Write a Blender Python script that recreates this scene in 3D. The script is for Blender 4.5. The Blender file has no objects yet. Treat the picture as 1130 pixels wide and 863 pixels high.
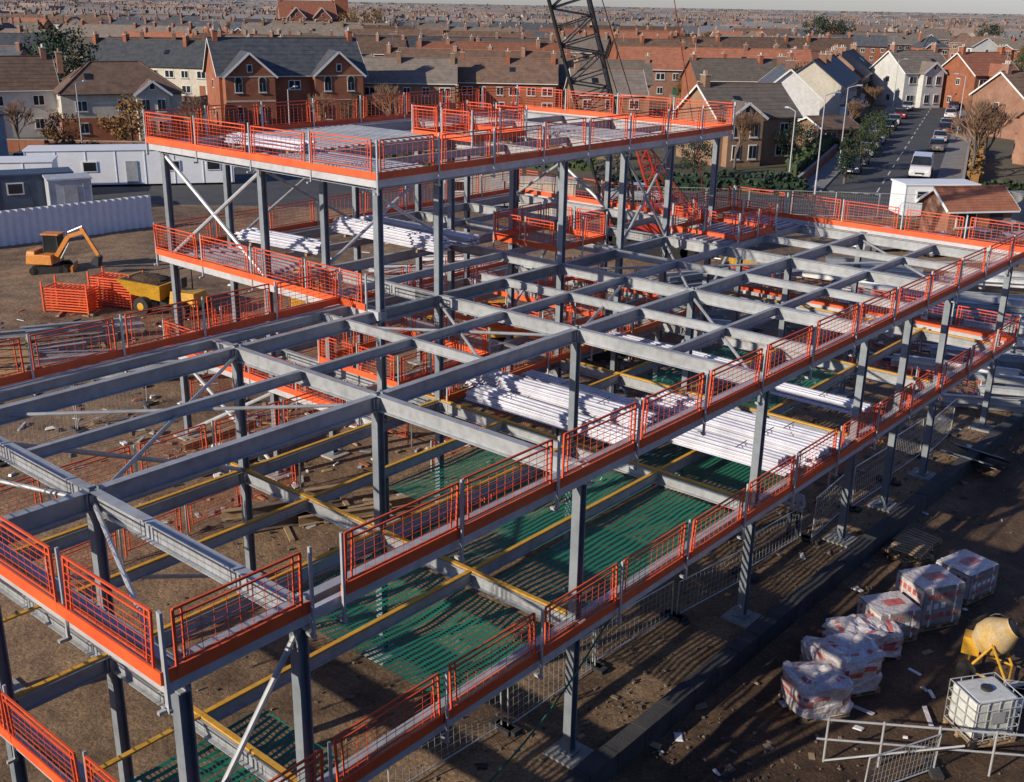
import bpy, math, random
from mathutils import Vector, Matrix
from mathutils import noise as mnoise
R=random.Random(11)
sc=bpy.context.scene
V=Vector
# ------------------------------------------------------------ materials
MATS={}
def mat(name,col,rough=.75,metal=0.,var=.18,scale=1.5,bump=0.,bscale=25,col2=None,dirt=.0,rand=0.,coat=0.):
    if name in MATS: return MATS[name]
    m=bpy.data.materials.new(name); m.use_nodes=True; nt=m.node_tree; N=nt.nodes; Lk=nt.links
    b=N['Principled BSDF']; b.inputs['Roughness'].default_value=rough; b.inputs['Metallic'].default_value=metal
    if coat: b.inputs['Coat Weight'].default_value=coat
    tc=N.new('ShaderNodeTexCoord'); n1=N.new('ShaderNodeTexNoise'); n1.inputs['Scale'].default_value=scale; n1.inputs['Detail'].default_value=7; n1.inputs['Roughness'].default_value=.65
    Lk.new(tc.outputs['Object'],n1.inputs['Vector'])
    cr=N.new('ShaderNodeValToRGB'); cr.color_ramp.elements[0].position=.32; cr.color_ramp.elements[1].position=.68
    c2=col2 if col2 else tuple(min(1,c*(1+var)) for c in col)
    c1=col if col2 else tuple(c*(1-var) for c in col)
    cr.color_ramp.elements[0].color=(*c1,1); cr.color_ramp.elements[1].color=(*c2,1)
    Lk.new(n1.outputs['Fac'],cr.inputs['Fac']); out=cr.outputs['Color']
    if dirt>0:
        n2=N.new('ShaderNodeTexNoise'); n2.inputs['Scale'].default_value=scale*5.3; n2.inputs['Detail'].default_value=8
        Lk.new(tc.outputs['Object'],n2.inputs['Vector'])
        r2=N.new('ShaderNodeValToRGB'); r2.color_ramp.elements[0].position=.45; r2.color_ramp.elements[1].position=.75
        r2.color_ramp.elements[0].color=(0,0,0,1); r2.color_ramp.elements[1].color=(dirt,dirt,dirt,1)
        mx=N.new('ShaderNodeMixRGB'); mx.inputs['Color2'].default_value=(.07,.05,.035,1)
        Lk.new(n2.outputs['Fac'],r2.inputs['Fac']); Lk.new(r2.outputs['Color'],mx.inputs['Fac']); Lk.new(out,mx.inputs['Color1']); out=mx.outputs['Color']
    if rand>0:
        oi=N.new('ShaderNodeObjectInfo'); hs=N.new('ShaderNodeHueSaturation')
        mr=N.new('ShaderNodeMapRange'); mr.inputs['To Min'].default_value=1-rand; mr.inputs['To Max'].default_value=1+rand
        Lk.new(oi.outputs['Random'],mr.inputs['Value']); Lk.new(mr.outputs['Result'],hs.inputs['Value']); Lk.new(out,hs.inputs['Color']); out=hs.outputs['Color']
    Lk.new(out,b.inputs['Base Color'])
    if bump>0:
        n3=N.new('ShaderNodeTexNoise'); n3.inputs['Scale'].default_value=bscale; n3.inputs['Detail'].default_value=6
        Lk.new(tc.outputs['Object'],n3.inputs['Vector']); bp=N.new('ShaderNodeBump'); bp.inputs['Strength'].default_value=bump; bp.inputs['Distance'].default_value=.1
        Lk.new(n3.outputs['Fac'],bp.inputs['Height']); Lk.new(bp.outputs['Normal'],b.inputs['Normal'])
    MATS[name]=m; return m
STEEL=mat('painted_steel',(.20,.23,.26),.45,.15,col2=(.30,.33,.36),scale=.8,dirt=.25)
STEEL2=mat('grey_primer_steel',(.33,.345,.36),.45,.15,col2=(.47,.485,.50),scale=.8,dirt=.3)
GALV=mat('galvanised_steel',(.44,.45,.46),.4,.3,col2=(.62,.63,.64),scale=2,dirt=.15)
EDGE=mat('galvanised_edge_trim',(.5,.5,.52),.45,.2,col2=(.66,.66,.67),scale=1,dirt=.2)
ORANGE=mat('orange_red_paint',(.74,.085,.018),.6,0,col2=(.88,.14,.03),scale=1.2,dirt=.2)
REDM=mat('red_mesh_paint',(.64,.065,.02),.6,0,col2=(.80,.115,.03),scale=1.2,dirt=.15)
YEL=mat('yellow_timber_strip',(.6,.29,.02),.7,0,col2=(.74,.40,.05),scale=2,dirt=.25)
DECK=mat('metal_decking',(.30,.32,.35),.4,.35,col2=(.44,.46,.49),scale=1,dirt=.25)
WSHEET=mat('white_sheet_metal',(.54,.54,.62),.45,.1,col2=(.76,.76,.82),scale=.7,dirt=.15)
CONC=mat('concrete',(.3,.29,.27),.9,0,col2=(.42,.41,.38),scale=2,dirt=.4,bump=.2)
DCONC=mat('dark_concrete_blocks',(.03,.03,.034),.9,0,col2=(.07,.067,.065),scale=2,dirt=.3,bump=.3)
WOOD=mat('pallet_wood',(.28,.18,.1),.85,0,col2=(.42,.3,.18),scale=4,dirt=.3)
ASPH=mat('asphalt',(.05,.052,.056),.85,0,col2=(.085,.085,.085),scale=.5,bump=.1,dirt=.2)
PAVE=mat('paving',(.2,.19,.18),.9,0,col2=(.28,.27,.25),scale=.8,dirt=.3)
WPAINT=mat('road_paint',(.6,.6,.58),.8,0,col2=(.75,.75,.72),scale=2,dirt=.4)
WHITE=mat('white_paint',(.70,.70,.69),.6,0,col2=(.82,.82,.8),scale=.6,dirt=.1)
CREAM=mat('cream_render',(.48,.43,.34),.85,0,col2=(.60,.55,.46),scale=.6,dirt=.2,rand=.15)
BRICK=mat('red_brick',(.28,.088,.042),.9,0,col2=(.39,.145,.075),scale=.7,dirt=.3,rand=.2)
BRICK2=mat('brown_brick',(.22,.13,.08),.9,0,col2=(.31,.195,.12),scale=.7,dirt=.3,rand=.2)
BRICK3=mat('weathered_brick',(.24,.115,.073),.9,0,col2=(.34,.19,.13),scale=.4,dirt=.3,rand=.25)
RENDER=mat('white_render',(.56,.55,.52),.85,0,col2=(.70,.69,.66),scale=.5,dirt=.2,rand=.15)
SLATE=mat('slate_roof',(.05,.058,.07),.6,0,col2=(.11,.115,.125),scale=1.2,dirt=.25,rand=.35)
TILE=mat('brown_tile_roof',(.11,.065,.045),.85,0,col2=(.21,.13,.09),scale=1.2,dirt=.35,rand=.35)
TILE2=mat('grey_brown_tile_roof',(.13,.11,.09),.85,0,col2=(.22,.18,.15),scale=1.2,dirt=.3,rand=.3)
TILER=mat('red_tile_roof',(.25,.088,.048),.85,0,col2=(.36,.145,.085),scale=1.2,dirt=.3,rand=.2)
GLASS=mat('window_glass',(.02,.025,.03),.08,0,var=.4,scale=.7)
BLACK=mat('black_paint',(.02,.02,.022),.5,0,col2=(.04,.04,.045))
RUBBER=mat('rubber',(.02,.02,.02),.9,0,col2=(.045,.042,.04),scale=5)
YELM=mat('yellow_machine_paint',(.6,.3,.02),.45,0,col2=(.72,.4,.04),scale=2,dirt=.45)
ORM=mat('orange_machine_paint',(.62,.2,.03),.45,0,col2=(.72,.28,.04),scale=2,dirt=.4)
TERRA=mat('chimney_pot',(.30,.14,.09),.85)
GREEN=mat('green_paint',(.02,.12,.07),.6)
BARK=mat('bark',(.1,.075,.055),.95,0,col2=(.18,.14,.11),scale=3)
TWIG=mat('twigs',(.17,.1,.06),.95,0,col2=(.30,.18,.11),scale=2)
LEAF=mat('leaf_green',(.02,.035,.012),.85,0,col2=(.07,.095,.03),scale=.8,rand=.3)
LEAFD=mat('conifer_green',(.012,.028,.015),.9,0,col2=(.035,.06,.03),scale=.8,rand=.2)
LEAFB=mat('autumn_leaf',(.14,.07,.02),.9,0,col2=(.28,.15,.045),scale=.8,rand=.3)
PLASTIC=mat('plastic_wrap',(.48,.45,.45),.25,0,col2=(.70,.64,.64),scale=3,dirt=.35,bump=.5,bscale=7,coat=.4)
WRAPR=mat('printed_wrap',(.45,.05,.04),.3,0,col2=(.55,.22,.2),scale=5,bump=.3,bscale=9)
GBLOCK=mat('grey_block_pack',(.22,.21,.21),.7,0,col2=(.36,.34,.33),scale=3,dirt=.35,bump=.2)
STONE=mat('soil_stones',(.11,.08,.055),.95,0,col2=(.25,.195,.15),scale=.5)
def carp(n,c): return mat('car_paint_'+n,c,.25,.2,var=.06,scale=.6,coat=.7)
CARC=[carp('silver',(.45,.46,.48)),carp('white',(.75,.75,.75)),carp('dark_blue',(.03,.05,.12)),carp('red',(.35,.03,.03)),carp('black',(.02,.02,.025)),carp('grey',(.16,.17,.18))]
def soilmat():
    m=bpy.data.materials.new('site_soil'); m.use_nodes=True; nt=m.node_tree;N=nt.nodes;L=nt.links;b=N['Principled BSDF'];b.inputs['Roughness'].default_value=.92
    tc=N.new('ShaderNodeTexCoord')
    def nz(s,d=8,r=.6):
        n=N.new('ShaderNodeTexNoise');n.inputs['Scale'].default_value=s;n.inputs['Detail'].default_value=d;n.inputs['Roughness'].default_value=r;L.new(tc.outputs['Object'],n.inputs['Vector']);return n
    def ramp(src,a,b_,ca,cb):
        r=N.new('ShaderNodeValToRGB');r.color_ramp.elements[0].position=a;r.color_ramp.elements[1].position=b_;r.color_ramp.elements[0].color=(*ca,1);r.color_ramp.elements[1].color=(*cb,1);L.new(src,r.inputs['Fac']);return r.outputs['Color']
    c1=ramp(nz(.10).outputs['Fac'],.40,.60,(.13,.075,.04),(.50,.32,.175))
    c2=ramp(nz(1.1).outputs['Fac'],.35,.7,(.11,.065,.038),(.46,.30,.17))
    mx=N.new('ShaderNodeMixRGB');mx.inputs['Fac'].default_value=.5;L.new(c1,mx.inputs['Color1']);L.new(c2,mx.inputs['Color2'])
    c3=ramp(nz(14,10,.75).outputs['Fac'],.40,.72,(.5,.5,.5),(1.4,1.4,1.4))
    m2=N.new('ShaderNodeMixRGB');m2.blend_type='MULTIPLY';m2.inputs['Fac'].default_value=1;L.new(mx.outputs['Color'],m2.inputs['Color1']);L.new(c3,m2.inputs['Color2'])
    # darker soil beyond the foundation strip
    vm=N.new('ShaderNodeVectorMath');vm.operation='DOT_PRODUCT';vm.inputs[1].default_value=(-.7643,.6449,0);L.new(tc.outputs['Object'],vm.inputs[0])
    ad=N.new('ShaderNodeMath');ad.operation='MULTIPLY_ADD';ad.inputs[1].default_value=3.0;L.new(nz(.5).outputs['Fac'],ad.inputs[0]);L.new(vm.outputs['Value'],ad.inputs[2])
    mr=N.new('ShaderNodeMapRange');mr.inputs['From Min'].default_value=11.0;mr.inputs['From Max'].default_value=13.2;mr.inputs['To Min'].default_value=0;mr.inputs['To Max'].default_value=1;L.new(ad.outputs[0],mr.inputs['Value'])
    dark_soil=ramp(nz(.45,9,.7).outputs['Fac'],.35,.68,(.22,.19,.18),(.62,.56,.52))
    m4=N.new('ShaderNodeMixRGB');L.new(mr.outputs['Result'],m4.inputs['Fac']);L.new(dark_soil,m4.inputs['Color1']);m4.inputs['Color2'].default_value=(1,1,1,1)
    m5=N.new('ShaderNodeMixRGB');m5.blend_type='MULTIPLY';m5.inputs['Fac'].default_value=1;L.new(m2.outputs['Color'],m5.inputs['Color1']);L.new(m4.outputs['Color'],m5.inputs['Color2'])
    L.new(m5.outputs['Color'],b.inputs['Base Color'])
    bp=N.new('ShaderNodeBump');bp.inputs['Strength'].default_value=.8;bp.inputs['Distance'].default_value=.12;L.new(nz(3.5,10,.7).outputs['Fac'],bp.inputs['Height']);L.new(bp.outputs['Normal'],b.inputs['Normal'])
    return m
SOIL=soilmat()
TOWN=mat('town_ground',(.04,.05,.022),.95,0,col2=(.17,.135,.09),scale=.035,dirt=.4)
def netmat():
    m=bpy.data.materials.new('green_netting');m.use_nodes=True;nt=m.node_tree;N=nt.nodes;L=nt.links;b=N['Principled BSDF'];b.inputs['Roughness'].default_value=.8
    b.inputs['Base Color'].default_value=(.008,.17,.11,1)
    tc=N.new('ShaderNodeTexCoord');sp=N.new('ShaderNodeSeparateXYZ')
    nz=N.new('ShaderNodeTexNoise');nz.inputs['Scale'].default_value=1.0;L.new(tc.outputs['Object'],nz.inputs['Vector'])
    mm=N.new('ShaderNodeMixRGB');mm.blend_type='ADD';mm.inputs['Fac'].default_value=.15;L.new(tc.outputs['Object'],mm.inputs['Color1']);L.new(nz.outputs['Color'],mm.inputs['Color2']);L.new(mm.outputs['Color'],sp.inputs[0])
    def st(o,k,w):
        a=N.new('ShaderNodeMath');a.operation='MULTIPLY';a.inputs[1].default_value=k;L.new(o,a.inputs[0])
        f=N.new('ShaderNodeMath');f.operation='FRACT';L.new(a.outputs[0],f.inputs[0])
        g=N.new('ShaderNodeMath');g.operation='LESS_THAN';g.inputs[1].default_value=w;L.new(f.outputs[0],g.inputs[0]);return g.outputs[0]
    mx=N.new('ShaderNodeMath');mx.operation='MAXIMUM';L.new(st(sp.outputs[0],12,.25),mx.inputs[0]);L.new(st(sp.outputs[1],6.5,.5),mx.inputs[1])
    L.new(mx.outputs[0],b.inputs['Alpha']);return m
NET=netmat()
# ------------------------------------------------------------ mesh builder
class MB:
    def __init__(s): s.v=[];s.f=[];s.m=[];s.mats=[]
    def mi(s,m):
        if m not in s.mats: s.mats.append(m)
        return s.mats.index(m)
    def poly(s,pts,m):
        n=len(s.v); s.v+= [tuple(p) for p in pts]; s.f.append(tuple(range(n,n+len(pts)))); s.m.append(s.mi(m))
    def hexa(s,a,m):
        n=len(s.v); s.v+=[tuple(p) for p in a]; k=s.mi(m)
        for q in ((3,2,1,0),(4,5,6,7),(0,1,5,4),(1,2,6,5),(2,3,7,6),(3,0,4,7)): s.f.append(tuple(n+i for i in q)); s.m.append(k)
    def box(s,c,sz,m,rz=0.,M=None,top=1.,topy=None):
        x,y,z=sz[0]/2,sz[1]/2,sz[2]/2; ty=top if topy is None else topy
        P=[V((-x,-y,-z)),V((x,-y,-z)),V((x,y,-z)),V((-x,y,-z)),V((-x*top,-y*ty,z)),V((x*top,-y*ty,z)),V((x*top,y*ty,z)),V((-x*top,y*ty,z))]
        if M is None: M=Matrix.Rotation(rz,3,'Z') if rz else None
        c=V(c)
        s.hexa([(M@p if M else p)+c for p in P],m)
    def bar(s,p,q,w,h,m,up=None,dz=0.):
        p=V(p);q=V(q);d=(q-p); L=d.length
        if L<1e-6: return
        d/=L; up=V(up) if up else V((0,0,1))
        if abs(d.dot(up))>.98: up=V((1,0,0))
        sd=d.cross(up).normalized(); u=sd.cross(d).normalized()
        o=u*dz; a=sd*(w/2);b=u*(h/2)
        s.hexa([p-a-b+o,p+a-b+o,q+a-b+o,q-a-b+o,p-a+b+o,p+a+b+o,q+a+b+o,q-a+b+o],m)
    def ib(s,p,q,w,h,m,tf=.022,tw=.02,mt=None,up=None):
        s.bar(p,q,w,tf,mt or m,up,-tf/2); s.bar(p,q,w,tf,m,up,-h+tf/2); s.bar(p,q,tw,h-2*tf,m,up,-h/2)
    def col(s,x,y,z0,z1,m,b=.20,h=.21):
        z=(z0+z1)/2;H=z1-z0
        s.box((x-h/2+.012,y,z),(.024,b,H),m);s.box((x+h/2-.012,y,z),(.024,b,H),m);s.box((x,y,z),(h-.048,.02,H),m)
    def tube(s,p,q,r,m,n=6,r2=None,cap=True):
        p=V(p);q=V(q);d=q-p
        if d.length<1e-6:return
        d.normalize();up=V((0,0,1)) if abs(d.z)<.95 else V((1,0,0)); a=d.cross(up).normalized();b=a.cross(d)
        r2=r if r2 is None else r2;k=len(s.v);mi=s.mi(m)
        for i in range(n):
            t=2*math.pi*i/n;o=a*math.cos(t)+b*math.sin(t);s.v.append(tuple(p+o*r));s.v.append(tuple(q+o*r2))
        for i in range(n):
            j=(i+1)%n;s.f.append((k+2*i,k+2*j,k+2*j+1,k+2*i+1));s.m.append(mi)
        if cap:
            s.f.append(tuple(k+2*i for i in range(n))[::-1]);s.m.append(mi);s.f.append(tuple(k+2*i+1 for i in range(n)));s.m.append(mi)
    def ball(s,c,r,m,sz=(1,1,1),nu=10,nv=7,jit=0.):
        k=len(s.v);mi=s.mi(m);c=V(c)
        for j in range(nv+1):
            ph=math.pi*j/nv
            for i in range(nu):
                t=2*math.pi*i/nu;rr=r*(1+R.uniform(-jit,jit))
                s.v.append((c.x+rr*sz[0]*math.sin(ph)*math.cos(t),c.y+rr*sz[1]*math.sin(ph)*math.sin(t),c.z+rr*sz[2]*math.cos(ph)))
        for j in range(nv):
            for i in range(nu):
                i2=(i+1)%nu;s.f.append((k+j*nu+i,k+(j+1)*nu+i,k+(j+1)*nu+i2,k+j*nu+i2));s.m.append(mi)
    def mesh(s,name,smooth=False):
        me=bpy.data.meshes.new(name);me.from_pydata(s.v,[],s.f)
        for m in s.mats: me.materials.append(m)
        me.polygons.foreach_set('material_index',s.m)
        if smooth: me.polygons.foreach_set('use_smooth',[True]*len(s.f))
        me.update();return me
    def obj(s,name,parent=None,loc=(0,0,0),rz=0.,smooth=False,bevel=0.):
        o=bpy.data.objects.new(name,s.mesh(name,smooth));sc.collection.objects.link(o)
        o.location=loc;o.rotation_euler=(0,0,rz)
        if parent:o.parent=parent
        if bevel:
            b=o.modifiers.new('bevel','BEVEL');b.width=bevel;b.segments=2;b.limit_method='ANGLE'
        return o
def inst(name,me,loc,rz=0.,scale=1.,parent=None):
    o=bpy.data.objects.new(name,me);sc.collection.objects.link(o);o.location=loc;o.rotation_euler=(0,0,rz)
    o.scale=(scale,)*3 if not isinstance(scale,tuple) else scale
    if parent:o.parent=parent
    return o
def empty(name,loc=(0,0,0),rz=0.):
    o=bpy.data.objects.new(name,None);sc.collection.objects.link(o);o.location=loc;o.rotation_euler=(0,0,rz);o.empty_display_size=.5;return o
# ------------------------------------------------------------ camera
F=1205.7;pt=math.radians(19.518);rl=math.radians(1.057)
cam=bpy.data.cameras.new('camera');co=bpy.data.objects.new('camera',cam);sc.collection.objects.link(co)
cam.sensor_width=36;cam.lens=F/1130*36;cam.clip_start=.1;cam.clip_end=15000
R0=V((1,0,0));U0=V((0,math.sin(pt),math.cos(pt)))
cx=R0*math.cos(rl)+U0*math.sin(rl);cy=U0*math.cos(rl)-R0*math.sin(rl);cz=cx.cross(cy)
co.matrix_world=Matrix(((cx.x,cy.x,cz.x,0),(cx.y,cy.y,cz.y,0),(cx.z,cy.z,cz.z,15.5),(0,0,0,1)))
sc.camera=co
# ------------------------------------------------------------ light : low winter sun from behind-left
EL=math.radians(22);AZ=math.radians(-56)
sd=V((math.sin(AZ)*math.cos(EL),-math.cos(AZ)*math.cos(EL),math.sin(EL)))
sl=bpy.data.lights.new('sun','SUN');sl.energy=5.0;sl.angle=math.radians(.5);sl.color=(1,.90,.74)
so=bpy.data.objects.new('sun',sl);sc.collection.objects.link(so);so.rotation_euler=sd.to_track_quat('Z','Y').to_euler();so.location=(-40,-20,60)
w=bpy.data.worlds.new('World');sc.world=w;w.use_nodes=True;wn=w.node_tree
sky=wn.nodes.new('ShaderNodeTexSky');sky.sky_type='NISHITA';sky.sun_disc=False;sky.sun_elevation=EL;sky.sun_rotation=math.pi-AZ
sky.air_density=1.0;sky.dust_density=.3;sky.ozone_density=3.0;sky.altitude=10
tn=wn.nodes.new('ShaderNodeMixRGB');tn.blend_type='MULTIPLY';tn.inputs['Fac'].default_value=1;tn.inputs['Color2'].default_value=(.98,1.0,1.35,1)
wn.links.new(sky.outputs[0],tn.inputs['Color1']);wn.links.new(tn.outputs[0],wn.nodes['Background'].inputs[0]);wn.nodes['Background'].inputs[1].default_value=.082
sc.view_settings.view_transform='Standard';sc.view_settings.look='None';sc.view_settings.exposure=0
# ------------------------------------------------------------ ground
ORG=(-3.178,14.419,0);TH=math.atan2(.7643,.6449)
g=MB();g.poly([(-9000,-600,0),(9000,-600,0),(9000,14000,0),(-9000,14000,0)],TOWN);g.obj('ground')
def sheet(name,pts,z,m):
    b=MB();b.poly([(x,y,z) for x,y in pts],m);return b.obj(name)
def nz(x,y,s): return mnoise.noise(V((x*s,y*s,3.1)))
b=MB();X0,X1,Y0,Y1,st=-44,40,4,86,.25
nx=int((X1-X0)/st)+1;ny=int((Y1-Y0)/st)+1
ct_,sn_=math.cos(TH),math.sin(TH)
for j in range(ny):
    for i in range(nx):
        x=X0+i*st;y=Y0+j*st;z=.10+.035*nz(x,y,.35)+.03*nz(x,y,1.3)
        if y>60 or x<-12 or x>20: z+=.7*max(0,nz(x+9,y,.09)-.25)
        ww=-(x-ORG[0])*sn_+(y-ORG[1])*ct_;ss=(x-ORG[0])*ct_+(y-ORG[1])*sn_
        if ww<-2:
            wob=ww+.5*math.sin(ss*.18);z+=.03
            for r0 in(-4.6,-6.4,-8.9,-10.7,-5.3,-12.4): z-=.075*math.exp(-((wob-r0)/.28)**2)
        b.v.append((x,y,max(.035,z)))
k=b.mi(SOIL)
for j in range(ny-1):
    for i in range(nx-1):
        a=j*nx+i;b.f.append((a,a+1,a+nx+1,a+nx));b.m.append(k)
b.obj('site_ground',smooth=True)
sheet('car_park',[(-90,86.2),(-8,86.2),(-8,114),(-90,114)],.02,ASPH)
sheet('road',[(-8,86.2),(110,86.2),(110,97),(-8,97)],.024,ASPH)
sdv=V((.378,.926,0)).normalized();spn=V((sdv.y,-sdv.x,0));sc0=V((31.8,97.2,0))
def SP(t,o,z=0.): p=sc0+sdv*t+spn*o;return (p.x,p.y,z)
b=MB();b.poly([SP(0,-4.6,.026),SP(0,4.6,.026),SP(240,4.6,.026),SP(240,-4.6,.026)],ASPH);b.obj('side_street')
for sg in(-1,1):
    b=MB();b.hexa([SP(0,sg*4.6,0),SP(0,sg*6.8,0),SP(240,sg*6.8,0),SP(240,sg*4.6,0),SP(0,sg*4.6,.13),SP(0,sg*6.8,.13),SP(240,sg*6.8,.13),SP(240,sg*4.6,.13)],PAVE);b.obj('pavement')
b=MB()
for i in range(30):
    t=2+i*6;b.poly([SP(t,-.06,.031),SP(t,.06,.031),SP(t+3,.06,.031),SP(t+3,-.06,.031)],WPAINT)
for i in range(5):
    b.poly([SP(.5,-4+i*1.0,.031),SP(.5,-3.5+i*1.0,.031),SP(.8,-3.5+i,.031),SP(.8,-4+i,.031)],WPAINT)
for i in range(14):
    x=-50+i*2.5;b.poly([(x,104,.026),(x+.1,104,.026),(x+.1,109,.026),(x,109,.026)],WPAINT)
b.obj('road_markings')
# unseen building behind the camera, sized so its shadow darkens the foreground
b=MB();b.box((-12,-12.5,6.1),(84,22.6,12.2),BRICK2);b.box((-12,-12.5,12.35),(84.6,23.1,.3),CONC)
p=empty('unseen_shade_building');b.obj('walls',p)
b=MB()
for i in range(24):
    for zz in(2,5.5,9):
        b.box((-50+i*3.4,-1.17,zz+.4),(1.8,.08,1.5),WHITE);b.box((-50+i*3.4,-1.12,zz+.4),(1.6,.03,1.3),GLASS)
b.obj('windows',p)
# ------------------------------------------------------------ steel frame (local coords s,w,z)
S=[0,7.07,14.62,20.74,27.39,33.6];W1,W2,WB=5.86,11.21,12.2;K=2.16
H1,H2,H3=3.52,7.0,10.84;SE=34.0
BS=[12.16,14.62,20.74,24.3,27.39,30.8];BW=[11.21,16.5,21.82]
bld=empty('steel_frame_building',ORG,TH)
def LP(s,w,z=0.):
    c,sn=math.cos(TH),math.sin(TH);return V((ORG[0]+s*c-w*sn,ORG[1]+s*sn+w*c,z))
b=MB();foot=MB()
def column(s,w,top,z0=.12,**k):
    b.col(s,w,z0,top-.004,STEEL,**k);foot.box((s,w,.10),(.8,.8,.14),CONC);b.box((s,w,.2),(.36,.36,.03),STEEL)
    for hh in(H1,H2,H3):
        if hh<top+.1:
            b.box((s,w,hh-.2),(.24,.24,.28),STEEL)
            for sg in(-1,1): b.box((s+sg*.16,w,hh-.19),(.012,.17,.26),STEEL2)
for s in S: column(s,0,H2+.05)
column(-K+.1,0,H2+.05);column(-K+.1,W1,H2+.05);column(-K+.1,W2,H2+.05)
for s in S: column(s,W1,H2+.05)
for s in S:
    if s in(14.62,20.74,27.39): continue
    column(s,W2,H2+.05)
for s in BS:
    for ww in BW: column(s,ww,H3+.05)
column(24,0,H2);column(24,W1,H1)
b.obj('columns',bld);foot.obj('pad_footings',bld)
for (hh,nm,hm,mt) in((H2,'upper_beams',.38,None),(H1,'first_floor_beams',.34,YEL)):
    b=MB();w_=.19
    for ww in(0,W1,W2): b.ib((-K,ww,hh-.006),(SE,ww,hh-.006),w_,hm,STEEL2)
    b.ib((-K,WB,hh-.003),(12,WB,hh-.003),.14,.25,STEEL2)
    for s in [-K]+S: b.ib((s,-.30,hh),(s,WB+.05,hh),w_,hm,STEEL2)
    sec=[8.5] if hh==H2 else[2.9,8.5]
    for ww in sec: b.ib((0,ww,hh-.012),(S[5],ww,hh-.012),.13,.25,STEEL2)
    if hh==H2:
        b.ib((S[2],2.9,hh-.012),(S[5],2.9,hh-.012),.13,.25,STEEL2)
        for s in(17.7,24,30.5): b.ib((s,-.2,hh-.018),(s,WB,hh-.018),.13,.25,STEEL2)
        b.ib((10.8,W1,hh-.018),(10.8,WB,hh-.018),.13,.25,STEEL2)
    if mt:
        for ww in(W1,2.9,8.5,W2): b.bar((-K,ww,hh+.02),(SE,ww,hh+.02),.10,.04,YEL)
        for s in S: b.bar((s,.2,hh+.028),(s,WB,hh+.028),.10,.04,YEL)
    b.bar((-K-.25,-.36,hh-.09),(SE+.3,-.36,hh-.09),.10,.2,EDGE);b.bar((-K-.30,-.44,hh-.09),(-K-.30,WB+.2,hh-.09),.10,.2,EDGE)
    b.bar((SE+.36,-.3,hh-.09),(SE+.36,WB+.1,hh-.09),.10,.2,EDGE)
    b.bar((-K,WB+.2,hh-.09),(12,WB+.2,hh-.09),.1,.2,EDGE)
    i=-K+.6
    while i<SE: b.bar((i,-.3,hh-.2),(i,.0,hh-.2),.07,.10,STEEL2);i+=1.25
    for s in S:
        for ww in(0,W1,W2):
            for sg in(-1,1): b.box((s+sg*.14,ww,hh-hm/2),(.012,.16,hm*.8),EDGE)
    b.obj(nm,bld)
b=MB()
for hh in(H1,H2,H3):
    for ww in BW+[13.85,19.15]: b.ib((BS[0],ww,hh-.009),(BS[-1],ww,hh-.009),.17 if ww in BW else .12,.34 if ww in BW else .24,STEEL2)
    for s in BS: b.ib((s,BW[0],hh-.001),(s,BW[2],hh-.001),.17,.36,STEEL2)
    for ss in(BS[0]-.3,BS[-1]+.3): b.bar((ss,BW[0]-.3,hh-.1),(ss,BW[2]+.3,hh-.1),.12,.26,EDGE)
    if hh==H3: b.bar((BS[0]-.37,BW[0]-.3,hh-.1),(BS[-1]+.37,BW[0]-.3,hh-.1),.12,.26,EDGE)
    b.bar((BS[0]-.37,BW[2]+.3,hh-.1),(BS[-1]+.37,BW[2]+.3,hh-.1),.12,.26,EDGE)
b.obj('block_beams',bld)
b=MB()
def tb(p,q,r=.045,m=STEEL2): b.tube(p,q,r,m,8)
z=H2-.25
tb((-K,WB,z),(0,W1,z));tb((0,WB,z),(S[1],W1,z));tb((0,W1,z),(S[1],W2,z));tb((-K,0.2,z),(0,W1,z),m=GALV);tb((-K,W1,z),(0,W2,z))
tb((10.8,W1,z),(S[2],W2,z));tb((10.8,W2,z),(S[2],W1,z));tb((S[2],W1,z),(S[3],8.5,z));tb((S[3],W1,z),(S[4],W2,z));tb((S[3],W2,z),(S[4],W1,z))
tb((S[4],0,z),(S[5],W1,z));tb((S[4],W1,z),(S[5],0,z));tb((S[2],0.2,z),(S[3],W1,z))
tb((0,0,H2-.5),(-K,0,H1+.2),.05);tb((0,W2,H2-.5),(S[1],W2,H1),.06);tb((0,W2,H1-.4),(S[1],W2,.3),.06)
for a,c in((BW[1],BW[2]),(BW[2],BW[1])):
    tb((BS[0],a,H2),(BS[0],c,H3-.4),.07,GALV);tb((BS[5],a,H2),(BS[5],c,H3-.4),.07);tb((BS[0],a,.3),(BS[0],c,H1-.4),.07)
for a,c in((BS[1],BS[2]),(BS[2],BS[1])): tb((a,BW[1],H2),(c,BW[1],H3-.4),.06,GALV);tb((a,BW[2],H2),(c,BW[2],H3-.4),.06)
for a,c in((BS[3],BS[4]),(BS[4],BS[3])): tb((a,BW[0],H2),(c,BW[0],H3-.4),.05);tb((a,BW[1],H1),(c,BW[1],H2-.4),.05)
for a,c in((S[4],S[5]),(S[5],S[4])): tb((a,W2,.3),(c,W2,H2-.4),.06)
b.obj('bracing',bld)
def decking(b,s0,s1,w0,w1,z,m=DECK,along='w'):
    b.box(((s0+s1)/2,(w0+w1)/2,z),(s1-s0,w1-w0,.02),m)
    if along=='w':
        x=s0+.15
        while x<s1: b.box((x,(w0+w1)/2,z+.035),(.14,w1-w0-.01,.05),m,top=1);x+=.3
    else:
        x=w0+.15
        while x<w1: b.box(((s0+s1)/2,x,z+.035),(s1-s0-.01,.14,.05),m);x+=.3
b=MB()
decking(b,12.4,14.5,11.5,16.4,H3+.02);decking(b,14.8,20.6,16.7,21.6,H3+.02);decking(b,24.4,27.2,11.5,16.4,H3+.02)
decking(b,12.4,14.5,16.7,21.6,H2+.02)
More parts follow.
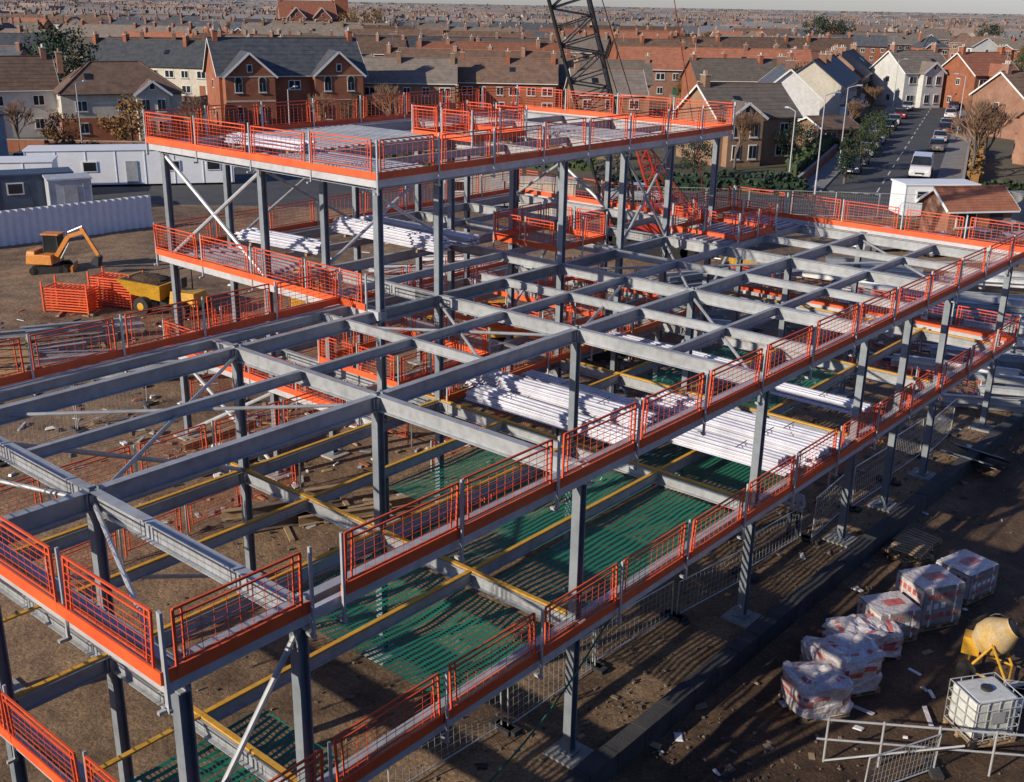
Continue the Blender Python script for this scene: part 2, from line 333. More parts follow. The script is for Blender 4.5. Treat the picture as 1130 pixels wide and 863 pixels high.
decking(b,S[4]+.1,S[5]-.1,8.6,11,H2+.02,along='s')
b.obj('metal_deck',bld)
def bundles(name,items,z0):
    b=MB()
    for (s,ww,L,Wd,n,rot) in items:
        z=z0
        for i in range(n):
            dx=R.uniform(-.05,.05);dl=R.uniform(-.25,.25)
            M=Matrix.Rotation(rot+R.uniform(-.02,.02),3,'Z')
            b.box((s+dx,ww+dl,z+.035),(Wd-.05*(i%2),L,.03),WSHEET,M=M);z+=.06
            for j in range(3):
                o=M@V(((j-1)*Wd*.33,0,0));b.box((s+dx+o.x,ww+dl+o.y,z+.005),(Wd*.14,L*.995,.055),WSHEET,M=M)
            z+=.045
        for e in(-.35,.35):
            o=Matrix.Rotation(rot,3,'Z')@V((0,e*L,0));b.box((s+o.x,ww+o.y,z0-.04),(Wd+.1,.1,.1),WOOD,rz=rot)
            b.box((s+o.x*.7,ww+o.y*.7,z+.04),(Wd+.06,.03,.01),BLACK,rz=rot)
    return b.obj(name,None,ORG,TH)
bundles('metal_sheet_stack',[(15.3,7.3,6.2,.62,4,0),(16.35,7.7,6.6,.65,6,.03),(17.7,7.0,6.0,.6,3,-.03)],H1+.12)
bundles('metal_sheet_stack',[(16.6,2.9,5.6,.6,4,.03),(17.6,2.7,6,.65,6,-.02),(18.9,2.7,6,.62,4,0)],H1+.12)
bundles('metal_sheet_stack',[(18.5,17.6,5.5,.7,5,0),(19.9,17.6,5.8,.7,4,.03)],H2+.16)
bundles('metal_sheet_stack',[(15.2,19.4,4.0,.7,4,.1)],H2+.16)
bundles('metal_sheet_stack',[(22.5,3.2,5.5,.6,3,0),(23.5,8,5.5,.6,3,0)],H1+.12)
bundles('metal_sheet_stack',[(13.6,18,3.6,.6,3,.1)],H3+.12)
# ------------------------------------------------------------ guardrails
def rail(b,p,q,z,pan=2.55,out=1,miss=.04,toe=True,hh=1.05):
    p=V((p[0],p[1],z));q=V((q[0],q[1],z));d=q-p;L=d.length;d/=L;n=max(1,round(L/pan));st=L/n
    perp=V((d.y,-d.x,0))
    if toe: b.bar(p+V((0,0,.10)),q+V((0,0,.10)),.03,.2,ORANGE)
    for i in range(n+1):
        c=p+d*(st*i)
        b.bar(c+V((0,0,-.42))+perp*.05*out,c+V((0,0,1.1))+perp*.05*out,.045,.045,GALV)
        b.bar(c+V((0,0,-.38))-perp*.10*out,c+V((0,0,-.38))+perp*.09*out,.06,.05,GALV)
    for i in range(n):
        if R.random()<miss: continue
        g0=R.uniform(.08,.2);g1=R.uniform(.08,.2)
        a=p+d*(st*i+g0);e=p+d*(st*(i+1)-g1)
        tilt=perp*R.uniform(-.05,.05);dz=V((0,0,R.uniform(-.04,.03)));a=a+dz;e=e+dz
        for hz,r in((.26,.013),(hh-.12,.014),(hh,.017)): b.bar(a+V((0,0,hz))+tilt,e+V((0,0,hz))+tilt,r*2,r*2,REDM)
        for c in(a,e): b.bar(c+V((0,0,.06)),c+V((0,0,hh))+tilt,.036,.036,REDM)
        for c in(a+d*.13,e-d*.13): b.bar(c+V((0,0,.26)),c+V((0,0,hh))+tilt,.024,.024,REDM)
        nv=int((e-a).length/.2)
        for j in range(1,nv):
            c=a+(e-a)*(j/nv);b.bar(c+V((0,0,.26)),c+V((0,0,hh-.12)),.007,.007,REDM)
        for j in range(1,6):
            hz=.26+(hh-.38)*j/6;b.bar(a+V((0,0,hz)),e+V((0,0,hz)),.009,.009,REDM)
def railobj(runs,**k):
    for (p,q,z) in runs:
        b=MB();rail(b,p,q,z,**k);b.obj('safety_guardrail',None,ORG,TH)
wf=-.44
railobj([((-K-.38,wf),(0-.1,wf),H2)],miss=0,pan=2.4)
railobj([((.5,wf),(SE+.4,wf),H2),((-K-.42,wf),(-K-.42,WB+.2),H2)],miss=.02)
railobj([((-K-.3,WB+.32),(BS[0]-.4,WB+.32),H2),((SE+.45,wf),(SE+.45,WB),H2),((BS[-1]+.4,WB+.1),(SE+.45,WB+.1),H2)])
railobj([((-K-.38,wf),(SE+.4,wf),H1),((-K-.42,wf),(-K-.42,WB+.2),H1),((-K-.3,WB+.32),(BS[0]-.4,WB+.32),H1),((SE+.45,wf),(SE+.45,WB),H1),((14.62,W2-.3),(30,W2-.3),H1)],miss=.02)
x0,x1,y0,y1=BS[0]-.42,BS[-1]+.42,BW[0]-.42,BW[2]+.42
railobj([((x0,y0),(x1,y0),H3),((x0,y0),(x0,y1),H3),((x0,y1),(x1,y1),H3),((x1,y0),(x1,y1),H3)],miss=0)
railobj([((x0,y0+.6),(x0,y1),H2),((x0,y1),(x1,y1),H2),((x1,y0+1.3),(x1,y1),H2),((x0,y0+1.6),(x0,y1),H1),((x0,y1),(x1,y1),H1)],miss=0)
for (a,c,e,f,z) in((20.2,23.2,15,18,H3),(28.4,31.4,8.6,11.6,H2),(22,25,12.4,15.5,H2),(22,26,13,20,H1),(14.5,19,13,17,H1),(27.5,30.5,13,18,H1)):
    railobj([((a,e),(c,e),z),((c,e),(c,f),z),((a,f),(c,f),z),((a,e),(a,f),z)],pan=1.6)
for (p,q) in(((3,14.8),(12,15.2)),((16,13),(24,13.4)),((24,2),(31,2.5)),((36,1),(36,9)),((36,9),(31,15)),((27,8),(33,8.4)),((14,24.5),(26,24.6)),((31,15.5),(36,19)),((13,9.5),(22,10)),((17,15),(17,21)),((20,18),(28,18.5)),((36,11),(44,4)),((33,22),(44,16))):
    railobj([(p,q,.12)],toe=False)
# netting
def net(s0,s1,w0,w1,z,sag):
    b=MB();k=b.mi(NET);n=20
    for j in range(n+1):
        for i in range(n+1):
            u,v=i/n,j/n;x=s0+(s1-s0)*u;y=w0+(w1-w0)*v
            b.v.append((x,y,z-sag*(4*u*(1-u))*(4*v*(1-v))+.025*mnoise.noise(V((x*1.2,y*1.2,z)))))
    for j in range(n):
        for i in range(n): a=j*(n+1)+i;b.f.append((a,a+1,a+n+2,a+n+1));b.m.append(k)
    b.obj('safety_net',None,ORG,TH,smooth=True)
zn=H1-.42
net(3.6,S[1]-.1,0.2,W1-.1,zn,.15);net(S[1]+.1,S[2]-.1,0.2,2.8,zn,.15);net(S[1]+.1,S[2]-.1,3.0,W1-.1,zn,.15);net(9.5,S[2]-.1,W1+.1,8.4,zn,.15);net(S[2]+.1,S[3]-.1,0.3,W1-.1,zn,.2);net(S[3]+.1,S[4]-.1,3.0,W1-.1,zn,.2);net(S[3]+.1,S[4]-.1,W1+.1,8.4,zn,.2);net(-K+.2,1.2,.2,2.8,zn,.2)
b=MB()
f=lambda t:V((2+6*t,-.3-.5*math.sin(math.pi*t),H1-.3-2.4*(1-t)**1.6))
for i in range(14): b.tube(f(i/14),f((i+1)/14),.022,GREEN,6)
b.obj('green_rope',None,ORG,TH)
b=MB()
for i in range(40):
    s=-6+i*1.02;b.box((s+.5,-.98,.34+R.uniform(-.01,.01)),(1.0,.40,.6),DCONC);b.box((s+.5,-.70,.2),(1.01,.15,.22),DCONC)
b.obj('foundation_wall',None,ORG,TH)
def meshfence(name,p,q,h=1.9,m=GALV,loc=ORG,rz=TH,lean=.0):
    b=MB();p=V((*p,.1));q=V((*q,.1));d=q-p;L=d.length;d/=L;n=max(1,round(L/3.4));st=L/n;pp=V((d.y,-d.x,0))
    for i in range(n):
        a=p+d*(st*i+.04)+pp*R.uniform(-.2,.2);e=p+d*(st*(i+1)-.04)+pp*R.uniform(-.2,.2);t=V((0,0,h))+pp*(lean+R.uniform(-.06,.06))
        for c in(a,e): b.tube(c,c+t,.02,m,6);b.box(c+V((0,0,.05)),(.25,.6,.12),DCONC)
        b.tube(a+t,e+t,.018,m,6);b.tube(a+t*.08,e+t*.08,.018,m,6)
        for j in range(1,18): c=a+(e-a)*j/18;b.bar(c+t*.08,c+t,.005,.005,m)
        for j in range(1,6): b.bar(a+t*j/6,e+t*j/6,.005,.005,m)
    b.obj(name,None,loc,rz)
meshfence('mesh_fence',(3.5,1.8),(20,.9),1.1)
meshfence('mesh_fence',(20,.8),(32,.6),1.5);meshfence('mesh_fence',(14,28),(40,27.5),1.9);meshfence('mesh_fence',(-4,22),(13,26),1.9)
meshfence('mesh_fence',(5,87),(45,84),2.,loc=(0,0,0),rz=0)
# ------------------------------------------------------------ site clutter
def clutter(name,n,fx,mats,smin=.08,smax=.7,tt=(.03,.12)):
    b=MB()
    for i in range(n):
        x,y=fx();l=R.uniform(smin,smax)*(2.5 if R.random()<.12 else 1);t=R.uniform(*tt)
        M=Matrix.Rotation(R.uniform(0,6.28),3,'Z')@Matrix.Rotation(R.uniform(-.15,.15),3,'X')@Matrix.Rotation(R.uniform(-.15,.15),3,'Y')
        b.box((x,y,.11+t*.5+R.uniform(0,.03)),(l,R.uniform(.3,.9)*min(l,.22),t),R.choice(mats),M=M,top=R.uniform(.6,1))
    return b.obj(name)
def gauss(cs):
    def f():
        c=R.choice(cs);return R.gauss(c[0],c[2]),R.gauss(c[1],c[2])
    return f
clutter('construction_debris',1700,gauss([(-8,36,3),(-2,43,4),(-15,42,4),(3,48,5),(-20,50,4),(10,44,4),(12,55,5),(20,58,5),(-10,60,5),(2,65,6),(14,50,4)]),[WOOD,GALV,DCONC,WHITE,CONC,WOOD,STEEL,BRICK,STONE,STONE],.06,.55,(.02,.08))
clutter('rubble',1500,gauss([(3.6,20.5,1.6),(8,29,2),(12,34,2),(0,22,2.5),(16,38,2),(14,26,3),(20,40,3),(6,19,1.5),(-4,28,4)]),[STONE,DCONC,STONE,STONE,STONE],.02,.10,(.015,.045))
clutter('site_litter',70,gauss([(9,22.5,1.2),(12.5,21.6,.7),(10,26,1.5),(4,20,1.5),(15,36,3)]),[WOOD,WHITE,PLASTIC,WOOD],.1,.4,(.01,.03))
def steelpile(name,cx,cy,ang,n,L,spread,m):
    b=MB()
    for i in range(n):
        o=R.uniform(-spread,spread);a=ang+R.uniform(-.12,.12);l=L*R.uniform(.6,1.1);d=V((math.cos(a),math.sin(a),0));c=V((cx,cy,.45+R.choice([0,0,.32,.6])))+V((-d.y,d.x,0))*o+d*R.uniform(-1.5,1.5)
        b.ib(c-d*l/2,c+d*l/2,R.choice([.16,.2,.25]),.3,R.choice(m))
    for e in(-.3,.3):
        d=V((math.cos(ang),math.sin(ang),0));c=V((cx,cy,.12))+d*e*L;b.bar(c-V((-d.y,d.x,0))*spread,c+V((-d.y,d.x,0))*spread,.15,.1,WOOD)
    b.obj(name)
steelpile('steel_beam_stack',22.5,57,-.35,14,9,2.6,[WHITE,GALV,STEEL2]);steelpile('steel_beam_stack',27,53,-.4,14,9,2.6,[WHITE,EDGE,GALV])
steelpile('steel_beam_stack',22,48,-.3,12,7,2.2,[WHITE,EDGE,STEEL2]);steelpile('steel_beam_stack',30,62,-.3,12,9,3,[WHITE,EDGE,GALV]);steelpile('steel_beam_stack',33,48,-.5,10,7,2.2,[WHITE,EDGE])
steelpile('steel_beam_stack',25.5,44.5,-.35,8,6,1.6,[WHITE,STEEL2,GALV]);steelpile('steel_beam_stack',21,65,-.2,10,8,2,[WHITE,STEEL,GALV]);steelpile('steel_beam_stack',20.5,43,-.2,8,5,1.4,[WHITE,STEEL2,GALV])
steelpile('steel_beam_stack',-3,63,.2,12,9,2.6,[WHITE,EDGE,STEEL]);steelpile('steel_beam_stack',12,62,.5,10,9,2.6,[GALV,EDGE,STEEL]);steelpile('steel_beam_stack',7,55,-.2,10,8,2.5,[WHITE,STEEL2,STEEL])
steelpile('steel_beam_stack',-16,45,.3,8,7,2,[STEEL,STEEL2,GALV]);steelpile('steel_beam_stack',-9,36,.9,6,5,1.5,[STEEL,STEEL2,WOOD]);steelpile('steel_beam_stack',-21,49,.5,9,5,1.6,[WOOD,STEEL2,GALV])
steelpile('timber_stack',-23,45,.2,9,4,1.4,[WOOD,WOOD,STEEL]);steelpile('timber_stack',-6,31,.4,7,3.6,1.2,[WOOD,BARK,WOOD])
def pallet_mesh():
    b=MB()
    for i in range(7): b.box((-.52+i*.173,0,.13),(.1,1.0,.022),WOOD)
    for y in(-.44,0,.44):
        b.box((0,y,.107),(1.16,.1,.022),WOOD)
        for x in(-.5,0,.5): b.box((x,y,.058),(.12,.1,.075),WOOD)
        b.box((0,y,.011),(1.16,.1,.02),WOOD)
    return b
pm=pallet_mesh().mesh('pallet')
for (x,y,r) in((11.9,29.2,.4),(12.5,30.1,.7)): inst('pallet',pm,(x,y,.14),r)
inst('pallet',pm,(12.0,29.3,.3),.9)
def pack(x,y,r,kind,sx=1.2,sy=1.0,h=.9):
    p=empty('brick_pack',(x,y,.13),r);inst('pallet_base',pm,(0,0,0),0,(sx/1.16,sy,1),p)
    b=MB()
    if kind=='block':
        n=4
        for k in range(n):
            for i in range(3):
                for j in range(5):
                    b.box(((i-1)*sx/3,(j-2)*sy/5,.16+(k+.5)*h/n),(sx/3-.012,sy/5-.012,h/n-.01),GBLOCK if R.random()<.8 else CONC)
        b.obj('blocks',p);b=MB()
        for j in(-.3,.3): b.box((j*sx,0,.155+h/2),(.05,sy+.03,h+.02),WHITE)
        b.box((0,-sy/2-.007,.16+h*.5),(sx*.99,.005,h*.9),GBLOCK);b.box((-sx/2-.007,0,.16+h*.5),(.005,sy*.99,h*.9),PLASTIC)
        for k in range(3):
            for j in range(5):
                if R.random()<.8: b.box(((j-2)*sx*.17,-sy/2-.012,.16+h*(.25+.26*k)),(sx*.11,.008,h*.14),WRAPR if k!=1 else WHITE)
                if R.random()<.8: b.box((-sx/2-.012,(j-2)*sy*.17,.16+h*(.25+.26*k)),(.008,sy*.11,h*.14),WRAPR)
        b.box((0,0,.16+h+.004),(sx*.98,sy*.98,.012),PLASTIC)
        b.box((.1,.0,.16+h+.014),(sx*.45,sy*.3,.006),WRAPR)
        b.obj('wrapping',p)
    else:
        n=14;k=b.mi(PLASTIC);m2=b.mi(WRAPR)
        for j in range(n+1):
            for i in range(28):
                t=2*math.pi*i/28;ct,stt=math.cos(t),math.sin(t);e=.35
                px=(abs(ct)**e)*(1 if ct>0 else -1);py=(abs(stt)**e)*(1 if stt>0 else -1)
                v=j/n
                if v<.6: rr=1.06;zz=.12+h*v/.6
                else: rr=1.06*(1-(v-.6)/.4);zz=.12+h+.05*math.sin((v-.6)/.4*1.57)
                q=V((px*sx/2*rr,py*sy/2*rr,zz));nn=mnoise.noise(q*3+V((x,y,0)))*.16+mnoise.noise(q*8+V((x,y,0)))*.08
                b.v.append((q.x*(1+nn),q.y*(1+nn),q.z+nn*.8))
        for j in range(n):
            for i in range(28):
                i2=(i+1)%28;b.f.append((j*28+i,j*28+i2,(j+1)*28+i2,(j+1)*28+i));b.m.append(m2 if((2<j<6 or j==10) and R.random()<.45) else k)
        b.obj('film_wrap',p,smooth=False)
pack(7.2,21.7,.25,'film',1.25,1.15,.75);pack(8.2,22.6,.3,'film',1.2,1.1,.95);pack(8.7,23.8,.5,'film',1.2,1.1,.7);pack(9.9,24.9,.3,'block',1.2,1.0,.75);pack(9.3,24.1,.1,'film',1.1,1.0,.6)
pack(11.2,25.7,.35,'block',1.3,1.1,1.1);pack(12.8,27.2,.6,'block',1.3,1.1,.75);pack(7.9,23.2,.2,'film',1,1,.5)
p=empty('ibc_tank',(10.7,20.8,.13),.25);inst('pallet_base',pm,(0,0,0),0,(1.03,1.0,1),p)
b=MB();b.box((0,0,.68),(1.1,.92,.96),mat('translucent_white_plastic',(.55,.56,.52),.4,0,col2=(.7,.71,.68),scale=1.5,dirt=.25));b.obj('tank',p,bevel=.09)
b=MB();b.tube((0,0,1.15),(0,0,1.22),.13,BLACK,14)
for x in(-.58,-.29,0,.29,.58):
    for y in(-.49,.49): b.tube((x,y,.16),(x,y,1.18),.012,GALV,6)
for y in(-.49,-.16,.16,.49):
    for x in(-.58,.58): b.tube((x,y,.16),(x,y,1.18),.012,GALV,6)
for zz in(.2,.45,.7,.95,1.18):
    for y in(-.49,.49): b.tube((-.58,y,zz),(.58,y,zz),.013,GALV,6)
    for x in(-.58,.58): b.tube((x,-.49,zz),(x,.49,zz),.013,GALV,6)
b.box((0,-.505,.75),(.35,.01,.3),GALV);b.obj('cage',p)
p=empty('cement_mixer',(11.9,23.2,.13),-.5);p.scale=(1.15,)*3
b=MB();M=Matrix.Rotation(-.75,3,'Y')
prof=[(-.42,.10),(-.40,.24),(-.2,.38),(.02,.41),(.14,.38),(.42,.22),(.45,.22)]
MY=mat('cement_splashed_yellow',(.55,.32,.05),.7,0,col2=(.55,.45,.3),scale=4,dirt=.3)
for i in range(len(prof)-1):
    a=M@V((prof[i][0],0,0));c=M@V((prof[i+1][0],0,0));b.tube(a+V((0,0,.9)),c+V((0,0,.9)),prof[i][1],MY,18,prof[i+1][1],cap=(i==0))
c=M@V((.44,0,0))+V((0,0,.9));b.tube(c,c+M@V((.014,0,0)),.18,BLACK,18);b.obj('drum',p,smooth=True)
b=MB()
for y in(-.46,.46): b.tube((-.42,y,.2),(.0,y*.95,.9),.03,YELM,8);b.tube((.42,y,.05),(0,y*.95,.9),.03,YELM,8);b.tube((-.42,y,.2),(.42,y,.05),.025,YELM,8);b.tube((-.42,y-.04,.2),(-.42,y+.06,.2),.2,RUBBER,16)
b.tube((-.42,-.44,.2),(-.42,.44,.2),.025,YELM,8);b.tube((.42,-.46,.05),(.42,.46,.05),.025,YELM,8);b.box((-.42,.0,.6),(.35,.35,.4),YELM)
b.tube((0,.42,.9),(0,.62,.9),.03,BLACK,8)
for i in range(12): t0=i*math.pi/6;t1=t0+math.pi/6;b.tube((.22*math.cos(t0),.6,.9+.22*math.sin(t0)),(.22*math.cos(t1),.6,.9+.22*math.sin(t1)),.015,BLACK,6)
b.obj('stand',p)
b=MB()
for i in range(14): b.box((12.1+R.uniform(-.7,.7),22.0+R.uniform(-.5,.5),.2+.06*(i%3)),(.55,.35,.13),R.choice([CREAM,WHITE,WHITE,GREEN]),rz=R.uniform(0,3))
for i in range(10): b.bar((11.2+i*.08,21.9,.2),(13.6+i*.05,22.2+R.uniform(-.2,.2),.22),.08,.05,WOOD)
b.obj('cement_sacks',bevel=.03)
b=MB()
for i in range(6):
    x=6.9+i*1.15;y=19.7-.12*i;b.tube((x,y,.05),(x,y,1.25),.026,GALV,8)
b.tube((6.6,19.73,1.2),(13.2,19.05,1.2),.026,GALV,8);b.tube((6.7,19.72,.7),(13.2,19.05,.7),.024,GALV,8);b.tube((6.9,19.7,.15),(9.5,18.9,1.2),.024,GALV,8)
b.obj('tubular_railing')
meshfence('mesh_fence',(7.4,18.6),(9.3,19.3),1.0,loc=(0,0,0),rz=0)
p=empty('mesh_panel',(16.4,36.0,.1),.75)
b=MB()
for o in(0,.9):
    b.box((o,0,.35),(.8,1.9,.03),BLACK,M=Matrix.Rotation(.45,3,'Y'))
    b.bar((o-.4,-.95,.56),(o-.4,.95,.56),.04,.04,STEEL);b.bar((o+.4,-.95,.15),(o+.4,.95,.15),.04,.04,STEEL)
b.obj('panels',p)
def crate(x,y,r,h,m=ORANGE):
    b=MB();n=int(h/.14)
    for i in range(n):
        o=R.uniform(-.03,.03);z=.2+i*.14
        for sgn in(-1,1): b.bar((-1.2+o,sgn*.55,z),(1.2+o,sgn*.55,z),.05,.06,m);b.bar((sgn*1.2+o,-.55,z),(sgn*1.2+o,.55,z),.05,.06,m)
        for j in range(9): b.bar((-1.1+j*.27+o,-.55,z),(-1.1+j*.27+o,.55,z),.02,.03,m)
    for x_ in(-1.26,1.26):
        for y_ in(-.6,.6): b.bar((x_,y_,.1),(x_,y_,h+.3),.07,.07,m)
    b.obj('barrier_stack',None,(x,y,.05),r)
crate(-22.8,54.6,-.2,1.4);crate(-20.9,55.9,-.3,1.6);crate(-11.5,50.6,.5,1.0);crate(-13.3,51.5,.2,.8)
# ------------------------------------------------------------ excavators
def excavator(x,y,r,arm=1.0,bodyrot=.6,m=YELM,s=1.0):
    p=empty('mini_excavator',(x,y,.1),r);p.scale=(s,)*3
    b=MB()
    for yy in(-.75,.75):
        b.box((0,yy,.32),(1.7,.36,.5),RUBBER);b.tube((-.85,yy-.18,.32),(-.85,yy+.18,.32),.27,RUBBER,14);b.tube((.85,yy-.18,.32),(.85,yy+.18,.32),.27,RUBBER,14)
        for i in range(12): b.box((-.9+i*.163,yy,.585),(.06,.38,.03),BLACK)
    b.box((0,0,.4),(1.1,1.2,.25),BLACK);b.box((1.35,0,.3),(.12,1.9,.45),m);b.bar((.6,-.4,.35),(1.3,-.4,.3),.1,.12,m);b.bar((.6,.4,.35),(1.3,.4,.3),.1,.12,m);b.obj('undercarriage',p)
    q=empty('upper_body',(0,0,0),bodyrot);q.parent=p
    b=MB();b.box((-.35,0,.95),(1.7,1.6,.6),m,top=.94);b.box((-.9,0,1.3),(.6,1.4,.3),m,top=.85);b.tube((0,0,.5),(0,0,.68),.45,BLACK,16);b.obj('engine_cover',q,bevel=.05)
    b=MB()
    for cx_ in(-.35,.6):
        for yy in(.0,.75): b.bar((cx_,yy,1.2),(cx_*.9,yy,2.35),.07,.07,BLACK)
    b.box((.12,.375,2.39),(1.15,.9,.08),m);b.box((.12,.75,1.8),(.86,.015,1.0),GLASS);b.box((.12,0.0,1.8),(.86,.015,1.0),GLASS);b.box((.6,.375,1.75),(.015,.68,1.1),GLASS);b.box((-.36,.375,1.8),(.015,.68,.9),GLASS);b.box((0,.375,1.35),(.5,.5,.2),BLACK);b.box((-.2,.375,1.6),(.12,.5,.5),BLACK);b.obj('cab',q)
    b=MB();P=[V((.5,-.3,1.0)),V((1.5,-.3,2.4*arm)),V((2.6,-.3,2.75*arm)),V((3.3,-.3,1.3)),V((3.1,-.3,.75))]
    b.bar(P[0],P[1],.2,.26,m);b.bar(P[1],P[2],.18,.23,m);b.bar(P[2]+V((-.25,0,.25)),P[3],.16,.2,m);b.tube((.8,-.3,.9),(1.5,-.3,2.0*arm),.05,GALV,8);b.tube((1.5,-.3,2.65*arm),(2.45,-.3,3.05*arm),.05,GALV,8)
    c=P[3]
    for yy in(-.58,-.02): b.hexa([c+V((-.1,yy+.3,0)),c+V((.1,yy+.3,-.1)),c+V((.0,yy+.3,-.65)),c+V((-.5,yy+.3,-.45)),c+V((-.1,yy+.33,0)),c+V((.1,yy+.33,-.1)),c+V((.0,yy+.33,-.65)),c+V((-.5,yy+.33,-.45))],BLACK)
    b.bar(c+V((.08,0,-.1)),c+V((0,0,-.65)),.58,.04,BLACK,up=(1,0,0));b.bar(c+V((0,0,-.65)),c+V((-.5,0,-.45)),.58,.04,BLACK);b.obj('boom_arm_bucket',q)
excavator(-27.2,62.8,.2,1.0,-.3,ORM,.95);excavator(-.7,49.8,2.8,1,.4);excavator(4.2,48.6,.2,1,.8);excavator(-10.4,54.6,1.2,1,.3);excavator(14,66,.5,1,1.)
p=empty('site_dumper',(-17.6,54.6,.1),-.35);p.scale=(.92,)*3
b=MB();b.hexa([V((-2.2,-.7,1.0)),V((-.3,-.7,.8)),V((-.3,.7,.8)),V((-2.2,.7,1.0)),V((-2.9,-1.1,1.9)),V((0,-1.05,1.75)),V((0,1.05,1.75)),V((-2.9,1.1,1.9))],YELM);b.box((-1.45,0,1.84),(2.5,1.9,.04),SOIL,M=Matrix.Rotation(.05,3,'Y'));b.ball((-1.45,0,1.75),1,SOIL,(1.15,.85,.35),14,8,.06)
b.obj('skip',p)
b=MB();b.box((1.1,0,1.05),(1.7,1.3,.7),YELM,top=.9);b.box((.1,0,.75),(3.4,.6,.3),BLACK)
for x in(-1.3,1.2):
    for yy in(-.95,.95): b.tube((x,yy-.2,.5),(x,yy+.2,.5),.5,RUBBER,18);b.tube((x,yy-.22,.5),(x,yy+.22,.5),.22,YELM,12)
b.box((.6,0,1.6),(.5,.5,.15),BLACK);b.box((.85,0,1.85),(.1,.5,.5),BLACK)
for yy in(-.55,.55): b.tube((1.0,yy,1.3),(1.0,yy,2.7),.04,BLACK,8)
b.tube((1,-.55,2.7),(1,.55,2.7),.04,BLACK,8);b.tube((.1,0,1.2),(.25,0,1.75),.03,BLACK,8);b.obj('chassis',p,bevel=.02)
# ------------------------------------------------------------ cabins, hoarding
def cabin(x,y,r,L,D,H,m,nw=5,name='site_cabin',win=True):
    p=empty(name,(x,y,.1),r);b=MB();b.box((0,0,H/2+.1),(L,D,H),m)
    b.box((0,0,H+.16),(L+.2,D+.2,.12),m)
    for i in range(int(L/2.4)+1): b.box((min(L/2-.02,-L/2+i*2.4+.02),-D/2-.02,H/2+.1),(.06,.04,H-.05),m)
    b.obj('shell',p)
    b=MB()
    for i in range(nw):
        xx=-L/2+(i+.5)*L/nw
        if i==nw//2: b.box((xx,-D/2-.05,1.1),(.95,.06,2.),STEEL2)
        else: b.box((xx,-D/2-.05,1.65),(1.2,.06,.9),WHITE);b.box((xx,-D/2-.09,1.65),(1.0,.02,.72),GLASS)
    b.obj('windows_and_door',p)
CW=mat('bright_white_cabin',(.78,.79,.82),.5,0,col2=(.86,.87,.88),scale=.4,dirt=.06)
cabin(-33.5,96.5,.25,17,3.2,2.9,CW,5);cabin(-41,89,.25,7,3,2.7,CW,3);cabin(-37,84,.5,5.5,2.6,2.5,mat('dark_blue_cabin',(.06,.085,.13),.5),2);cabin(-33.7,82.5,.5,3,2.5,2.4,mat('grey_container',(.42,.44,.48),.5),1);cabin(-3,89,.05,6,3,3.4,CONC,2)
cabin(2,84,.0,5,2.6,2.6,CREAM,2);cabin(33.5,88,.1,6,2.6,2.4,CW,2);cabin(40.5,83,.2,5,2.6,2.4,CONC,2)
b=MB();p0=V((-36.5,66.5,0));p1=V((-25.8,76.8,0));d=(p1-p0);L=d.length;d/=L;n=V((-d.y,d.x,0));x=0
HOARD=mat('white_corrugated_hoarding',(.74,.77,.82),.45,.05,col2=(.84,.86,.89),scale=.6,dirt=.1)
Hh=2.4
while x<L:
    c=p0+d*x
    for (a_,c_) in((c,c+d*.25-n*.16),(c+d*.25-n*.16,c+d*.5)):
        b.hexa([a_,c_,c_+n*.02,a_+n*.02,a_+V((0,0,Hh)),c_+V((0,0,Hh)),c_+n*.02+V((0,0,Hh)),a_+n*.02+V((0,0,Hh))],HOARD)
    x+=.5
b.obj('hoarding_fence')
# ------------------------------------------------------------ crawler crane
def lattice(b,p,q,w0,w1,n,m,r=.06,taper=.0):
    p=V(p);q=V(q);d=(q-p);L=d.length;d/=L;a=d.cross(V((0,1,0))).normalized();c=a.cross(d)
    def cs(t):
        ww=w0+(w1-w0)*min(1,t/taper) if taper else w0+(w1-w0)*t
        o=p+d*L*t;return [o+a*i*ww/2+c*j*ww/2 for i,j in((-1,-1),(1,-1),(1,1),(-1,1))]
    prev=cs(0)
    for k in range(1,n+1):
        cur=cs(k/n)
        for i in range(4):
            j=(i+1)%4;b.tube(prev[i],cur[i],r,m,6,cap=False)
            b.tube(prev[i],cur[j],r*.55,m,5,cap=False) if k%2 else b.tube(prev[j],cur[i],r*.55,m,5,cap=False)
            b.tube(cur[i],cur[j],r*.5,m,5,cap=False)
        prev=cur
REDC=mat('red_crane_paint',(.55,.05,.03),.5,0,dirt=.2)
p=empty('crawler_crane',(8.6,71.5,.1),0)
b=MB();lattice(b,(-1.4,-1.5,1.5),(-10.8,-19.7,30.5),.8,2.05,30,BLACK,.08,.13);b.obj('boom',p)
b=MB();lattice(b,(1.0,.8,2.6),(-.9,-.6,7.5),.8,.6,7,REDC,.05);lattice(b,(3.,1.5,2.4),(-.9,-.6,7.5),.5,.5,8,REDC,.04);b.obj('gantry',p)
b=MB()
for yy in(-2,2): b.box((0,yy,.55),(5,.8,.9),RUBBER);b.tube((-2.5,yy-.4,.55),(-2.5,yy+.4,.55),.5,RUBBER,16);b.tube((2.5,yy-.4,.55),(2.5,yy+.4,.55),.5,RUBBER,16)
b.box((0,0,.9),(2.6,3.4,.5),BLACK);b.obj('tracks',p)
b=MB();b.box((1.2,.2,2.0),(4.6,2.8,1.6),REDC);b.box((3.9,.2,1.9),(1,3,1.9),BLACK);b.box((-1.7,1.1,2.1),(1.5,1.1,1.9),REDC);b.box((-2.46,1.1,2.3),(.02,.9,1.2),GLASS);b.box((-1.7,.54,2.3),(1.2,.02,1.1),GLASS);b.obj('house_and_cab',p,bevel=.06)
b=MB();top=V((-10.8,-19.7,30.5))
